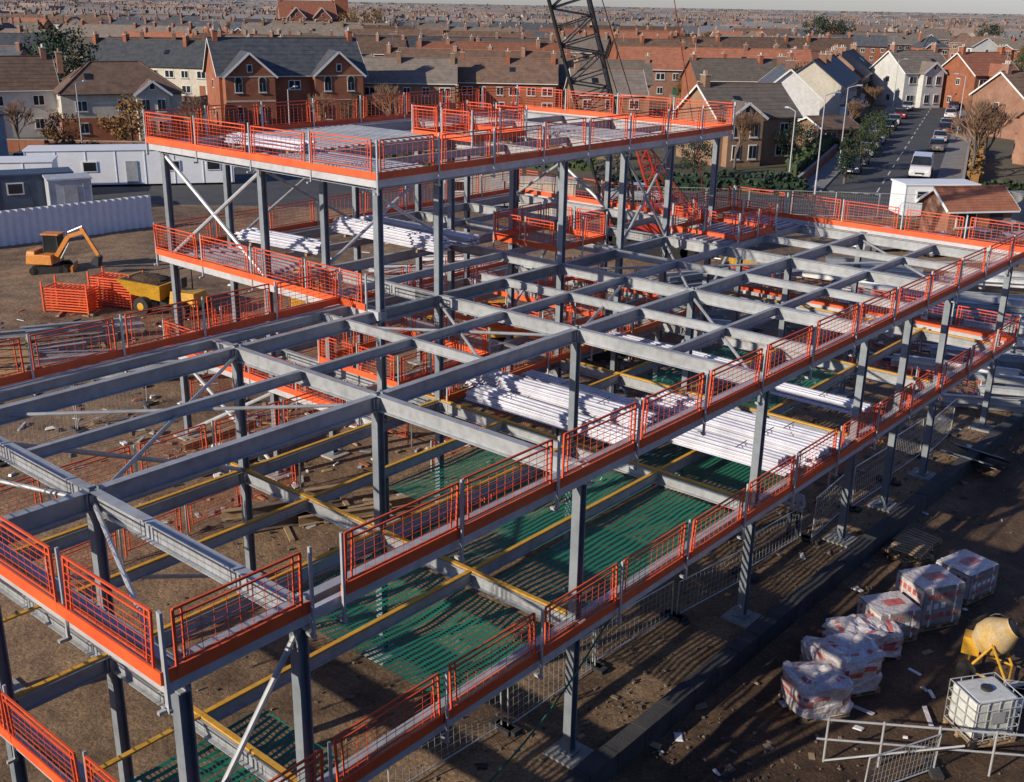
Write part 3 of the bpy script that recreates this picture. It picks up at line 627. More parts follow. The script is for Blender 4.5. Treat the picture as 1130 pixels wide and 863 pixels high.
for o in(-.4,.4): b.tube((-.9+o,-.6,7.5),top+V((o,0,0)),.03,BLACK,5);b.tube((3+o,1.5,2.6),(-.9+o,-.6,7.5),.03,BLACK,5)
b.tube((4,1,3),top+V((6,2,0)),.025,REDC,5)
b.obj('pendant_cables',p)
# ------------------------------------------------------------ vehicles
def car_mesh(name,paint,van=False):
    b=MB();L,Wd=(4.2,1.72) if not van else (5.0,1.95)
    if not van:
        prof=[(-2.1,.35,.55),(-2.08,.3,.78),(-1.9,.25,.9),(-1.2,.22,.95),(-.0,.22,.97),(1.1,.22,.98),(1.75,.24,.96),(2.05,.3,.85),(2.1,.38,.6)]
        roof=[(-1.15,.95),(-.55,1.42),(.1,1.47),(.95,1.43),(1.65,.97)]
    else:
        prof=[(-2.5,.35,.6),(-2.47,.3,.95),(-2.2,.28,1.15),(-1.6,.28,1.25),(0,.28,1.28),(1.5,.28,1.28),(2.45,.3,1.28),(2.5,.4,1.2)]
        roof=[(-1.75,1.22),(-1.0,1.95),(-.2,2.08),(1.5,2.08),(2.47,2.0)]
    hw=Wd/2
    def ring(x,z0,z1,k=1.): return [V((x,-hw*.94*k,z0)),V((x,-hw*k,(z0+z1)/2)),V((x,-hw*.93*k,z1)),V((x,hw*.93*k,z1)),V((x,hw*k,(z0+z1)/2)),V((x,hw*.94*k,z0))]
    rs=[ring(x,z0,z1,.9 if i in(0,len(prof)-1) else 1) for i,(x,z0,z1) in enumerate(prof)]
    for i in range(len(rs)-1):
        for j in range(6): k=(j+1)%6;b.poly([rs[i][j],rs[i][k],rs[i+1][k],rs[i+1][j]],paint)
    b.poly(rs[0],paint);b.poly(rs[-1][::-1],paint)
    k1=.80
    def rr(i,k): x,z=roof[i];return [V((x,-hw*k,z)),V((x,hw*k,z))]
    q=[rr(0,.9),rr(1,k1),rr(2,k1),rr(3,k1),rr(4,.88)]
    b.poly([q[0][0],q[0][1],q[1][1],q[1][0]],GLASS)
    b.poly([q[1][0],q[1][1],q[2][1],q[2][0]],paint);b.poly([q[2][0],q[2][1],q[3][1],q[3][0]],paint)
    b.poly([q[3][0],q[3][1],q[4][1],q[4][0]],GLASS if not van else paint)
    for sgn,ix in((-1,0),(1,1)):
        lo=[V((x,sgn*hw*.92,prof[3][2]+.0)) for x in(roof[0][0],roof[1][0],roof[2][0],roof[3][0],roof[4][0])]
        for i in range(4):
            b.poly([lo[i],lo[i+1],q[i+1][ix],q[i][ix]],GLASS if(not van or i<1) else paint)
        b.bar(q[1][ix],lo[1],.06,.05,paint);b.bar(q[2][ix],lo[2],.07,.05,paint);b.bar(q[3][ix],lo[3],.08,.05,paint)
    wx=(-1.3,1.3) if not van else(-1.65,1.55)
    for x in wx:
        for sgn in(-1,1): b.tube((x,sgn*(hw-.2),.32),(x,sgn*(hw+.02),.32),.33,RUBBER,16);b.tube((x,sgn*(hw),.32),(x,sgn*(hw+.03),.32),.2,GALV,12)
    x0=-L/2
    for sgn in(-1,1): b.box((x0-.0,sgn*hw*.68,.72),(.08,.3,.14),WHITE);b.box((L/2,sgn*hw*.7,.78),(.06,.26,.16),carp('red',(.35,.03,.03)));b.box((-.95 if not van else -1.4,sgn*(hw+.06),1.02 if not van else 1.4),(.12,.14,.12),BLACK)
    b.box((x0+.0,0,.55),(.1,.8,.16),BLACK);b.box((x0-.03,0,.42),(.1,.5,.11),WHITE);b.box((L/2+.02,0,.62),(.03,.5,.11),YEL)
    return b.mesh(name,False)
CM=[car_mesh('car_%d'%i,c) for i,c in enumerate(CARC)]
VM=car_mesh('van',CARC[1],True)
sa=math.atan2(sdv.y,sdv.x)
for t,o,ci,fl in((14,-3.5,2,0),(20.5,-3.4,5,0),(29,-3.5,0,0),(35.5,-3.6,1,0),(43,-3.5,1,0),(50,-3.5,0,0),(60,-3.5,4,0),(68,-3.5,0,0),(79,-3.4,3,0),(95,-3.4,0,0),(38,3.5,5,1),(48,3.5,0,1),(60,3.6,4,1),(66,3.6,0,1),(84,3.6,1,1),(100,3.6,2,1)):
    pp=SP(t,o,.03);inst('parked_car',CM[ci],pp,sa+(math.pi if fl else 0)+R.uniform(-.03,.03))
pp=SP(15,3.0,.03);inst('parked_van',VM,(pp[0],pp[1],.03),sa,1.05)
for x,y,r,ci in((24.9,73.5,.4,0),(28.5,72.4,.3,4),(31.8,74,.5,5),(-44,104,1.5,3),(-46.5,104.5,1.5,2),(-41.3,104,1.5,0),(-38.5,117,.3,4),(-30,116,.2,0),(10,92,.05,0),(47,90,.1,3),(35,77,.4,0)): inst('parked_car',CM[ci],(x,y,.12 if y<86 else .03),r)
inst('parked_van',VM,(33,66,.12),1.3)
# ------------------------------------------------------------ houses
def gable_roof(b,w,d,e,r,m,oh=.35,x0=0,y0=0,th=.14):
    s=(r-e)/(d/2)
    ze=e-oh*s
    for sg in(-1,1):
        A=V((x0-w/2-oh,y0+sg*(d/2+oh),ze));B=V((x0+w/2+oh,y0+sg*(d/2+oh),ze));C=V((x0+w/2+oh,y0,r));D=V((x0-w/2-oh,y0,r));u=V((0,0,th))
        b.hexa([A,B,C,D,A+u,B+u,C+u,D+u],m)
        n=9
        for i in range(1,n):
            t=i/n;zz=ze+(r-ze)*t+th+.008;yy=y0+sg*(d/2+oh)*(1-t);b.bar((x0-w/2-oh,yy,zz),(x0+w/2+oh,yy,zz),.05,.02,m)
    b.bar((x0-w/2-oh,y0,r+th+.03),(x0+w/2+oh,y0,r+th+.03),.22,.1,TERRA if R.random()<.4 else m)
def hip_roof(b,w,d,e,r,m,oh=.35):
    k=d/2*.85;P=[V((-w/2-oh,-d/2-oh,e)),V((w/2+oh,-d/2-oh,e)),V((w/2+oh,d/2+oh,e)),V((-w/2-oh,d/2+oh,e))];A=V((-w/2+k,0,r));B=V((w/2-k,0,r))
    b.poly([P[0],P[1],B,A],m);b.poly([P[2],P[3],A,B],m);b.poly([P[1],P[2],B],m);b.poly([P[3],P[0],A],m);b.poly(P[::-1],WHITE)
    for a_,c_ in((P[0],A),(P[1],B),(P[2],B),(P[3],A),(A,B)): b.bar(a_+V((0,0,.05)),c_+V((0,0,.05)),.2,.1,m)
def window(b,x,y,z,w_,h_,ny=-1,axis='y'):
    if axis=='y':
        b.box((x,y+ny*.03,z),(w_,.07,h_),WHITE);b.box((x-w_*.24,y+ny*.07,z),(w_*.4,.02,h_*.84),GLASS);b.box((x+w_*.24,y+ny*.07,z),(w_*.4,.02,h_*.84),GLASS);b.box((x,y+ny*.07,z-h_/2-.06),(w_+.2,.14,.1),CONC)
    else:
        b.box((x+ny*.03,y,z),(.07,w_,h_),WHITE);b.box((x+ny*.07,y-w_*.24,z),(.02,w_*.4,h_*.84),GLASS);b.box((x+ny*.07,y+w_*.24,z),(.02,w_*.4,h_*.84),GLASS)
def chimney(b,x,y,z0,z1,m,sx=.6,sy=1.1):
    b.box((x,y,(z0+z1)/2),(sx,sy,z1-z0),m);b.box((x,y,z1+.06),(sx+.14,sy+.14,.12),CONC)
    for o in(-.3,.0,.3): b.tube((x,y+o*sy,z1+.12),(x,y+o*sy,z1+.5),.10,TERRA if R.random()<.6 else CREAM,8,.08)
def house(name,x,y,rz,w,d,e,r,wm,rm,kind='gable',units=1,bays=False,gables=(),chim=1,lower=None,wins2=True,cm=None,multi=False,arched=False):
    p=empty(name,(x,y,0),rz);b=MB()
    if multi:
        uw=w/units
        for u in range(units): b.box((-w/2+(u+.5)*uw,0,e/2),(uw-.004,d,e),R.choice([wm,wm,BRICK,CREAM,BRICK3]))
    elif lower: b.box((0,0,e*.25),(w+.04,d+.04,e*.5),lower);b.box((0,0,e*.75),(w,d,e*.5),wm)
    else: b.box((0,0,e/2),(w,d,e),wm)
    if kind=='gable':
        for sg in(-1,1):
            xx=sg*w/2;b.poly([(xx,-d/2,e),(xx,d/2,e),(xx,0,r)][::sg],wm)
    for (gx,gw,gd) in gables:
        b.box((gx,-d/2-gd/2,e/2),(gw,gd,e-.02),wm);hr=e+(gw/2)*(r-e)/(d/2)*1.05
        b.poly([(gx-gw/2,-d/2-gd,e),(gx+gw/2,-d/2-gd,e),(gx,-d/2-gd,hr)],wm)
        if arched: b.box((gx,-d/2-gd-.03,e*.52),(gw,.05,.22),CREAM);b.box((gx,-d/2-gd-.03,e-.1),(gw,.05,.16),CREAM)
    b.obj('walls',p)
    b=MB()
    if kind=='gable': gable_roof(b,w,d,e,r,rm)
    else: hip_roof(b,w,d,e,r,rm)
    for (gx,gw,gd) in gables:
        hr=e+(gw/2)*(r-e)/(d/2)*1.05
        for sg in(-1,1):
            s_=(hr-e)/(gw/2);A=V((gx+sg*(gw/2+.3),-d/2-gd-.35,e-.3*s_));B=V((gx,-d/2-gd-.35,hr));C=V((gx,-.2,hr));D=V((gx+sg*(gw/2+.3),-.2,e-.3*s_));u=V((0,0,.14));b.hexa([A,B,C,D,A+u,B+u,C+u,D+u],rm)
            b.bar(A+V((0,-.03,.02)),B+V((0,-.03,.02)),.05,.25,WHITE)
    for sg in(-1,1): b.bar((-w/2-.3,sg*(d/2+.4),e-.22 if kind=='gable' else e-.08),(w/2+.3,sg*(d/2+.4),e-.22 if kind=='gable' else e-.08),.1,.1,R.choice([WHITE,BLACK]))
    if kind=='gable' and units==1:
        sl_=(r-e)/(d/2)
        for sx in(-1,1):
            for sg in(-1,1): b.bar((sx*(w/2+.37),sg*(d/2+.35),e-.35*sl_+.03),(sx*(w/2+.37),0,r+.03),.04,.2,WHITE)
    if R.random()<.5: b.box((R.uniform(-.3,.3)*w,-d*.25-.05,(e+r)/2+.15),(.8,1.0,.06),GLASS,M=Matrix.Rotation(math.atan2(r-e,d/2),3,'X'))
    b.obj('roof',p)
    b=MB();uw=w/units
    lv=[1.5] if e<4 else [1.5,e-1.3]
    for u in range(units):
        ux=-w/2+(u+.5)*uw
        for sg in(-1,1):
            for z in lv:
                n=2 if uw<7 else 3
                for i in range(n):
                    xx=ux-uw/2+(i+.5)*uw/n
                    if z<2 and i==1: 
                        b.box((xx,sg*(d/2+.03),1.05),(.95,.08,2.1),R.choice([WHITE,BLACK,BRICK,GREEN]));continue
                    blocked=any(sg<0 and abs(xx-gx)<gw/2+.6 for gx,gw,gd in gables)
                    if not blocked: window(b,xx+R.uniform(-.15,.15),sg*d/2,z,R.choice([1.0,1.25,1.6]),1.2,sg)
            if bays and sg<0:
                xx=ux-uw/4;b.box((xx,-d/2-.35,1.3),(1.8,.7,2.6),WHITE,top=1);b.box((xx,-d/2-.72,1.6),(1.5,.02,1.3),GLASS);b.box((xx,-d/2-.36,2.68),(2.,.9,.14),rm)
        if units>1 and R.random()<.5:
            b.box((ux+.6,d/2+1.2,1.4),(2.4,2.4,2.8),wm);b.box((ux+.6,d/2+1.2,2.86),(2.7,2.7,.12),rm)
    for (gx,gw,gd) in gables:
        for z in lv+[e+.9]:
            if z>e: b.box((gx,-d/2-gd-.03,z),(.7,.06,1.),WHITE);b.box((gx,-d/2-gd-.07,z),(.5,.02,.8),GLASS)
            else:
                for o in(-.24,.24):
                    window(b,gx+o*gw,-d/2-gd,z,.95,1.5,-1)
                    if arched: b.tube((gx+o*gw,-d/2-gd+.02,z+.75),(gx+o*gw,-d/2-gd-.08,z+.75),.52,CREAM,16);b.tube((gx+o*gw,-d/2-gd-.08,z+.75),(gx+o*gw,-d/2-gd-.1,z+.75),.38,GLASS,16)
    if wins2:
        for sg in(-1,1):
            for z in lv: window(b,sg*w/2,R.uniform(-1,1),z,.9,1.1,sg,'x')
    b.obj('windows_and_doors',p)
    b=MB();cm=cm or(wm if wm in(BRICK,BRICK2,BRICK3) else BRICK3)
    if chim:
        if units==1:
            chimney(b,-w/2+.6,0,r-1.2,r+1.0,cm)
            if chim>1: chimney(b,w/2-.6,0,r-1.2,r+1.0,cm)
        else:
            for u in range(0,units+1):
                if R.random()<.75: chimney(b,max(-w/2+.35,min(w/2-.35,-w/2+u*uw)),R.choice([-.6,0,.6]),r-1.2,r+R.uniform(.5,1.1),cm)
    if b.v: b.obj('chimneys',p)
    if chim and R.random()<.6:
        b=MB();ax=-w/2+.6;b.tube((ax,.2,r+1),(ax,.2,r+2.4),.02,GALV,4)
        for i in range(6): b.tube((ax-.4,.2-.5+.2*i,r+2.3),(ax+.4,.2-.5+.2*i,r+2.3),.012,GALV,4)
        b.tube((ax,-.35,r+2.3),(ax,.8,r+2.3),.015,GALV,4);b.obj('aerial',p)
    return p
house('dark_roofed_house',-54,101,.9,11,9,5.2,8.3,mat('blue_grey_render',(.2,.24,.3),.8),SLATE,'hip')
house('white_house',-61,131,.5,13,9,5.4,8.6,RENDER,TILE,'gable',chim=2)
house('brick_house',-46.5,131,.45,13,9,5.2,8.4,CREAM,TILE,'hip',lower=BRICK,gables=((3.2,3.6,.9),))
house('victorian_brick_house',-31,151,.42,19,10,6.4,10.6,BRICK,SLATE,'gable',gables=((-6,6.2,2.2),(5.6,6.4,1.6)),chim=2,arched=True)
house('semi_detached_house',-17,163,.05,16,8.5,4.9,7.8,BRICK2,TILE2,'gable',units=2)
house('semi_detached_house',-1.5,167,.0,14,8.5,4.9,7.8,BRICK,TILE,'gable',units=2)
house('semi_detached_house',13,169,-.05,13,8.5,4.9,7.8,BRICK3,TILE2,'gable',units=2)
house('detached_house',11.5,148,.1,9,8,4.9,7.6,BRICK2,TILE2,'gable')
house('brick_house',23.5,120,.35,9.5,8.5,5,7.8,BRICK2,TILE2,'gable',gables=((-2,4,1.),))
house('white_gabled_house',34.5,147,1.45,12,8,5,8.4,RENDER,SLATE,'gable',chim=2)
house('garage',37,134,.35,5,6,2.4,3.4,BRICK2,TILE,'gable',chim=0)
house('rendered_house',68,197,.38,10,9,5.8,9,RENDER,TILE2,'gable',gables=((0,4.2,1.2),),chim=2)
house('red_brick_house',78,193,.38,9.5,9,5.8,9,BRICK,TILER,'gable',gables=((0,4.2,1.2),),chim=2)
house('brick_house',62,120,.45,13,9,5,8.2,BRICK3,TILE,'gable',units=2)
house('brick_house',76,128,.45,13,9,5,8.2,BRICK,TILE2,'gable',units=2)
house('rendered_house',68,150,.4,11,9,5.2,8.2,BRICK3,TILE,'gable',chim=2)
house('brick_house',80,160,.4,11,9,5.2,8.4,BRICK,SLATE,'gable',chim=2)
house('terraced_houses',46,172,1.19,24,8.5,5.4,8.6,CREAM,SLATE,'gable',units=4,bays=True)
house('terraced_houses',57,199,1.19,24,8.5,5.4,8.6,BRICK3,TILE2,'gable',units=4,bays=True)
house('site_shed',33,80,.2,5,3.6,2.3,3.4,BRICK3,TILER,'gable',chim=0,wins2=False)
def street_x(Y): return 31.8+(Y-97.2)*.408
HM=[(BRICK,TILE),(BRICK3,SLATE),(BRICK2,TILE2),(RENDER,SLATE),(BRICK,TILE2),(CREAM,TILE),(BRICK3,TILE),(BRICK,SLATE),(BRICK3,TILER),(BRICK2,SLATE),(BRICK3,TILE2),(RENDER,TILE)]
ROWS=[]
for Yr in(186,208,232,258,290,322,360,400,445):
    x=-.52*Yr-5+R.uniform(0,8)
    while x<.54*Yr+10:
        units=R.choice([1,1,2,2,3,4,5,6,8]);L=units*5.6 if units>1 else 8.5
        cxx=x+L/2;y=Yr+R.uniform(-7,7)
        ok=not(Yr<340 and street_x(y)-12-L/2<cxx<street_x(y)+12+L/2)
        if Yr<215 and 40<cxx<95: ok=False
        if ok and R.random()<.93:
            wm,rm=R.choice(HM);rot=R.uniform(-.3,.3)+(.38 if cxx>street_x(y)-30 and Yr<330 else 0)
            if units<=3 and R.random()<.3: rot+=1.57
            e_=R.uniform(4.7,5.8)
            gb=()
            if units in(1,2) and R.random()<.5: gb=((R.choice([-1,1])*L*.24,3.6,1.),)
            house('terraced_houses' if units>2 else 'suburban_house',cxx,y,rot,L,R.uniform(7.4,9),e_,e_+R.uniform(2.5,3.6),wm,rm,'gable' if R.random()<.8 or units>3 else 'hip',units=units,bays=R.random()<.3,wins2=units<3,multi=units>3 and R.random()<.6,gables=gb)
            ROWS.append((cxx,y,rot,L))
        x+=L+R.uniform(2,13)
b=MB();FEN=mat('garden_fence_timber',(.12,.08,.05),.9,0,col2=(.24,.17,.12),scale=.5)
gs=MB()
for (hx,hy,rot,L) in ROWS:
    if hy>380: continue
    M=Matrix.Rotation(rot,3,'Z');o=V((hx,hy,0))
    for i in range(int(L/5.6)+1):
        xx=-L/2+i*5.6;a=M@V((xx,4.8,0))+o;c=M@V((xx,11,0))+o;b.bar(a+V((0,0,.8)),c+V((0,0,.8)),.06,1.6,FEN)
        a=M@V((xx,-5,0))+o;c=M@V((xx,-9,0))+o;b.bar(a+V((0,0,.4)),c+V((0,0,.4)),.15,.8,BRICK3)
    a=M@V((-L/2,-9,0))+o;c=M@V((L/2,-9,0))+o;b.bar(a+V((0,0,.4)),c+V((0,0,.4)),.2,.8,BRICK3)
    for i in range(int(L/3)):
        c=M@V((R.uniform(-L/2,L/2),R.choice([R.uniform(6,12),R.uniform(-9,-6)]),0))+o;rd=R.uniform(.6,1.6);mm=R.choice([LEAF,LEAFD,LEAFB,LEAF,TWIG])
        for j in range(34):
            d=V((R.gauss(0,1),R.gauss(0,1),R.gauss(0,1))).normalized()*rd*R.uniform(.4,1.05);q=c+V((0,0,rd))+d;s_=R.uniform(.2,.5);a=V((R.uniform(-1,1),R.uniform(-1,1),R.uniform(-1,1))).normalized();e=a.orthogonal().normalized();gs.poly([q-a*s_,q+e*s_,q+a*s_,q-e*s_],mm)
b.obj('garden_fences');gs.obj('garden_shrubs')
HAZ=[mat('hazed_roof_a',(.20,.175,.165),.9),mat('hazed_roof_b',(.27,.20,.165),.9),mat('hazed_roof_c',(.17,.17,.18),.9)]  # distance haze put into these paler, greyer roof colours
HAW=[mat('hazed_wall_a',(.44,.41,.37),.9),mat('hazed_wall_b',(.32,.205,.155),.9),mat('hazed_wall_c',(.33,.27,.22),.9)]  # same haze mixed into the far wall colours
b=MB();Yr=475
while Yr<3600:
    x=-.55*Yr
    while x<.55*Yr:
        L=R.choice([9,12,18,26,34,44]);d=8.5;e=R.uniform(4.6,5.8);r=e+R.uniform(2.3,3.4);xx=x+L/2;yy=Yr+R.uniform(-12,12);wm=R.choice(HAW+HAW[1:]);rm=R.choice(HAZ);a=R.uniform(-.6,.6)
        if R.random()<.2: a+=1.57
        if R.random()<.74:
            M=Matrix.Rotation(a,3,'Z');o=V((xx,yy,0))
            def T(px,py,pz): return M@V((px,py,pz))+o
            b.hexa([T(-L/2,-d/2,0),T(L/2,-d/2,0),T(L/2,d/2,0),T(-L/2,d/2,0),T(-L/2,-d/2,e),T(L/2,-d/2,e),T(L/2,d/2,e),T(-L/2,d/2,e)],wm)
            b.poly([T(-L/2-.3,-d/2-.3,e-.1),T(L/2+.3,-d/2-.3,e-.1),T(L/2,0,r),T(-L/2,0,r)],rm);b.poly([T(L/2+.3,d/2+.3,e-.1),T(-L/2-.3,d/2+.3,e-.1),T(-L/2,0,r),T(L/2,0,r)],rm)
            b.poly([T(-L/2-.1,-d/2,e),T(-L/2-.1,d/2,e),T(-L/2-.1,0,r-.05)],wm);b.poly([T(L/2+.1,-d/2,e),T(L/2+.1,d/2,e),T(L/2+.1,0,r-.05)],wm)
            if Yr<1300:
                for u in range(int(L/6)+1):
                    if R.random()<.7: c=T(-L/2+.5+u*6*(L-1)/L,R.choice([-1,0,1]),r+.2);b.box(c,(.7,1.0,2.0),R.choice([BRICK3,BRICK2,HAW[1]]),rz=a)
                if Yr<800:
                    for u in range(int(L/3)):
                        for z in(1.6,4.1): c=T(-L/2+1.5+u*3,-d/2-.06,z);b.box(c,(1.2,.1,1.2),GLASS if u%2 else HAW[0],rz=a)
        x+=L+R.uniform(4,16)
    Yr+=22+Yr*.018
b.obj('distant_houses')
house('brick_church_hall',-85,462,.3,22,12,9,15,BRICK,TILER,'gable',gables=((-5,7,3),(5,7,3)),chim=2)
b=MB();b.box((0,0,8),(5,5,16),BRICK);b.poly([(-2.6,-2.6,16),(2.6,-2.6,16),(0,0,20)],TILER);b.poly([(2.6,-2.6,16),(2.6,2.6,16),(0,0,20)],TILER);b.poly([(2.6,2.6,16),(-2.6,2.6,16),(0,0,20)],TILER);b.poly([(-2.6,2.6,16),(-2.6,-2.6,16),(0,0,20)],TILER);b.obj('brick_tower',None,(-72,468,0),.3)
# ------------------------------------------------------------ trees
def leaf_tree(name,h,rad,lm,n=46,q=46,base=.28,conic=False,size=.34,seed=1):
    r=random.Random(seed);b=MB();b.tube((0,0,0),(0,0,h*.45),.05*h*.6,BARK,8,.025*h*.6);b.tube((0,0,h*.45),(r.uniform(-.2,.2),0,h*.9),.025*h*.6,BARK,6,.02)
    for i in range(n):
        while True:
            u=V((r.uniform(-1,1),r.uniform(-1,1),r.uniform(-1,1)))
            if .35<u.length<1: break
        z=base*h+(u.z+1)/2*(1-base)*h
        k=(1-(z/h-base)/(1-base)*.85) if conic else 1.
        c=V((u.x*rad*k,u.y*rad*k,z));
        if r.random()<.35: b.tube((0,0,min(z,h*.5)*.8),c,.03*h*.3,BARK,5,.02,cap=False)
        cr=rad*r.uniform(.2,.38)*(k if conic else 1)
        for j in range(q):
            d=V((r.gauss(0,1),r.gauss(0,1),r.gauss(0,.8))).normalized()*cr*r.uniform(.5,1.08);o=c+d;s_=size*r.uniform(.5,1.2)
            a=V((r.uniform(-1,1),r.uniform(-1,1),r.uniform(-1,1))).normalized();e=a.cross(d).normalized() if d.length>0 else V((1,0,0))
            b.poly([o-a*s_/2,o+e*s_/2,o+a*s_/2,o-e*s_*.4],lm)
    return b.mesh(name)
def bare_tree(name,h,seed,spread=.6,dense=4,m=TWIG):
    r=random.Random(seed);b=MB()
    def grow(p,d,L,rad,lv):
        q=p+d*L;b.tube(p,q,rad,BARK if lv<2 else m,6 if lv<2 else 3,rad*.62,cap=False)
        if lv>=5: return
        n=dense if lv<4 else dense+1
        for i in range(n):
            nd=(d+V((r.uniform(-1,1),r.uniform(-1,1),r.uniform(-.35,.75)))*spread).normalized()
            grow(p+d*L*r.uniform(.6,1),nd,L*r.uniform(.6,.82),rad*.6,lv+1)
    grow(V((0,0,0)),V((0,0,1)),h*.28,h*.022,0);return b.mesh(name)
T_g=[leaf_tree('deciduous_tree',9,3.4,LEAF,seed=1),leaf_tree('deciduous_tree',8,3.8,LEAF,seed=2)]
T_a=[leaf_tree('autumn_tree',8,3.4,LEAFB,seed=3),leaf_tree('autumn_tree',6,3,LEAFB,n=30,seed=4,base=.1)]
T_c=[leaf_tree('conifer_tree',11,3.2,LEAFD,conic=True,seed=5,base=.1,n=60),leaf_tree('evergreen_tree',9,4,LEAFD,seed=6,base=.15,n=60)]
T_b=[bare_tree('bare_tree',9,7),bare_tree('bare_tree',8,8,.7),bare_tree('bare_tree',10,9,.5)]
inst('evergreen_tree',T_c[1],(-66,165,0),0,1.25);inst('autumn_tree',T_a[1],(-41.5,120,0),0,.95);inst('autumn_tree',T_a[1],(-48,118,0),1,.7)
inst('bare_tree',T_b[1],(44.5,108,0),0,1.25);inst('bare_tree',T_b[0],(22,111.5,0),1,.9);inst('bare_tree',T_b[0],(51,106,0),2,1.1);inst('bare_tree',T_b[2],(48,114,0),3,1.)
inst('bare_tree',T_b[2],(-12,176,0),1,1);inst('evergreen_tree',T_c[1],(29,116,0),2,.5);inst('evergreen_tree',T_c[1],(17,106,0),1,.45);inst('evergreen_tree',T_c[1],(10,110,0),1,.5);inst('conifer_tree',T_c[0],(31,104,0),1,.5)
inst('evergreen_tree',T_c[1],(104,400,0),1,1.5);inst('evergreen_tree',T_c[1],(113,405,0),2,1.35);inst('evergreen_tree',T_c[1],(172,420,0),3,1.3);inst('autumn_tree',T_a[0],(-55,440,0),0,1.5);inst('autumn_tree',T_a[0],(-66,452,0),0,1.4)
inst('bare_tree',T_b[0],(-22,122,0),2,.9);inst('bare_tree',T_b[1],(-52,116,0),4,.9);inst('evergreen_tree',T_c[1],(0,118,0),2,.6);inst('bare_tree',T_b[1],(6,124,0),4,1.);inst('evergreen_tree',T_c[1],(-20,140,0),2,.5)
inst('bare_tree',T_b[2],(-14,128,0),2,.9);inst('bare_tree',T_b[0],(29,126,0),5,1.);inst('bare_tree',T_b[1],(-36,126,0),1,.9)
inst('deciduous_tree',T_g[0],(40,125,0),2,.55);inst('deciduous_tree',T_g[1],(35,113,0),2,.5)
for t_,o_ in((45,-7.5),(62,7.6),(75,-7.6),(88,7.6),(30,7.8)):
    q_=SP(t_,o_);inst('bare_tree',T_b[int(t_)%3],(q_[0],q_[1],0),t_,.75)
TN={id(T_g[0]):'deciduous_tree',id(T_g[1]):'deciduous_tree',id(T_a[0]):'autumn_tree',id(T_c[0]):'conifer_tree',id(T_b[0]):'bare_tree',id(T_b[1]):'bare_tree',id(T_b[2]):'bare_tree',id(T_c[1]):'evergreen_tree'}
for i in range(300):
    Y=R.uniform(172,640);x=R.uniform(-.52,.54)*Y
    if abs(x-street_x(Y))<8 : continue
    t=R.choice([T_g[0],T_a[0],T_b[0],T_b[1],T_b[2],T_b[1],T_c[1],T_b[0],T_b[2],T_b[1]]);inst(TN[id(t)],t,(x,Y,0),R.uniform(0,6),R.uniform(.6,1.15)*(1 if t in T_b else .75))
def hedge(p,q,h,wd,m=LEAF,den=60):
    b=MB();p=V((*p,0));q=V((*q,0));L=(q-p).length;d=(q-p)/L;n=V((-d.y,d.x,0))
    b.bar(p+V((0,0,h*.4)),q+V((0,0,h*.4)),wd*.6,h*.8,m)
    for i in range(int(L*den)):
        o=p+d*R.uniform(0,L);o=o+n*R.uniform(-.5,.5)*wd+V((0,0,R.uniform(.0,1)*h*(1+.5*mnoise.noise(o*.4))));s_=R.uniform(.12,.3);a=V((R.uniform(-1,1),R.uniform(-1,1),R.uniform(-1,1))).normalized();e=a.orthogonal().normalized();b.poly([o-a*s_,o+e*s_,o+a*s_,o-e*s_],m)
    b.obj('hedge')
hedge(SP(4,-8)[:2],SP(30,-8)[:2],2.2,1.5);hedge(SP(32,-7.6)[:2],SP(60,-7.6)[:2],1.5,1.2);hedge((-20,113),(8,110),1.6,1.5,LEAF,40);hedge(SP(10,8)[:2],SP(40,8)[:2],1.4,1.2,LEAFB);hedge((8,99),(26,98.5),1.5,1.4,LEAFD);hedge((42,99),(70,102),1.2,1.2,LEAF,40);hedge((-48,113),(-20,114),1.6,1.6,LEAFB,30)
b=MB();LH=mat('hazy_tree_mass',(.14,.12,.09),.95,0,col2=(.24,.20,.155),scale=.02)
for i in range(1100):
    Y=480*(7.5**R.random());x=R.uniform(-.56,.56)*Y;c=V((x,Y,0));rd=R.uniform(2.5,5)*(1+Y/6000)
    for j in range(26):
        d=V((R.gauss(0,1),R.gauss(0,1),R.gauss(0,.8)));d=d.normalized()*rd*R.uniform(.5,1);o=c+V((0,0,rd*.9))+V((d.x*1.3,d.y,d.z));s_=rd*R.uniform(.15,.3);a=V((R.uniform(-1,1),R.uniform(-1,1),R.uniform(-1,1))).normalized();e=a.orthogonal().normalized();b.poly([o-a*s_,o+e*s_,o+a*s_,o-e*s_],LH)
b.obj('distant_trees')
b=MB();FH=mat('far_hill',(.25,.27,.29),.95)  # blue-grey haze put into the treeline colour
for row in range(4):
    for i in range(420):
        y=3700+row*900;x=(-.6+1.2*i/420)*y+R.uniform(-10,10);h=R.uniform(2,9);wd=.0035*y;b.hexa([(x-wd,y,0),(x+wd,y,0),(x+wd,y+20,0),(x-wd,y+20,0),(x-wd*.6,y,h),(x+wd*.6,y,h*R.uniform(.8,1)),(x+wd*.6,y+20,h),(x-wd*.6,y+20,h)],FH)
b.obj('distant_treeline')
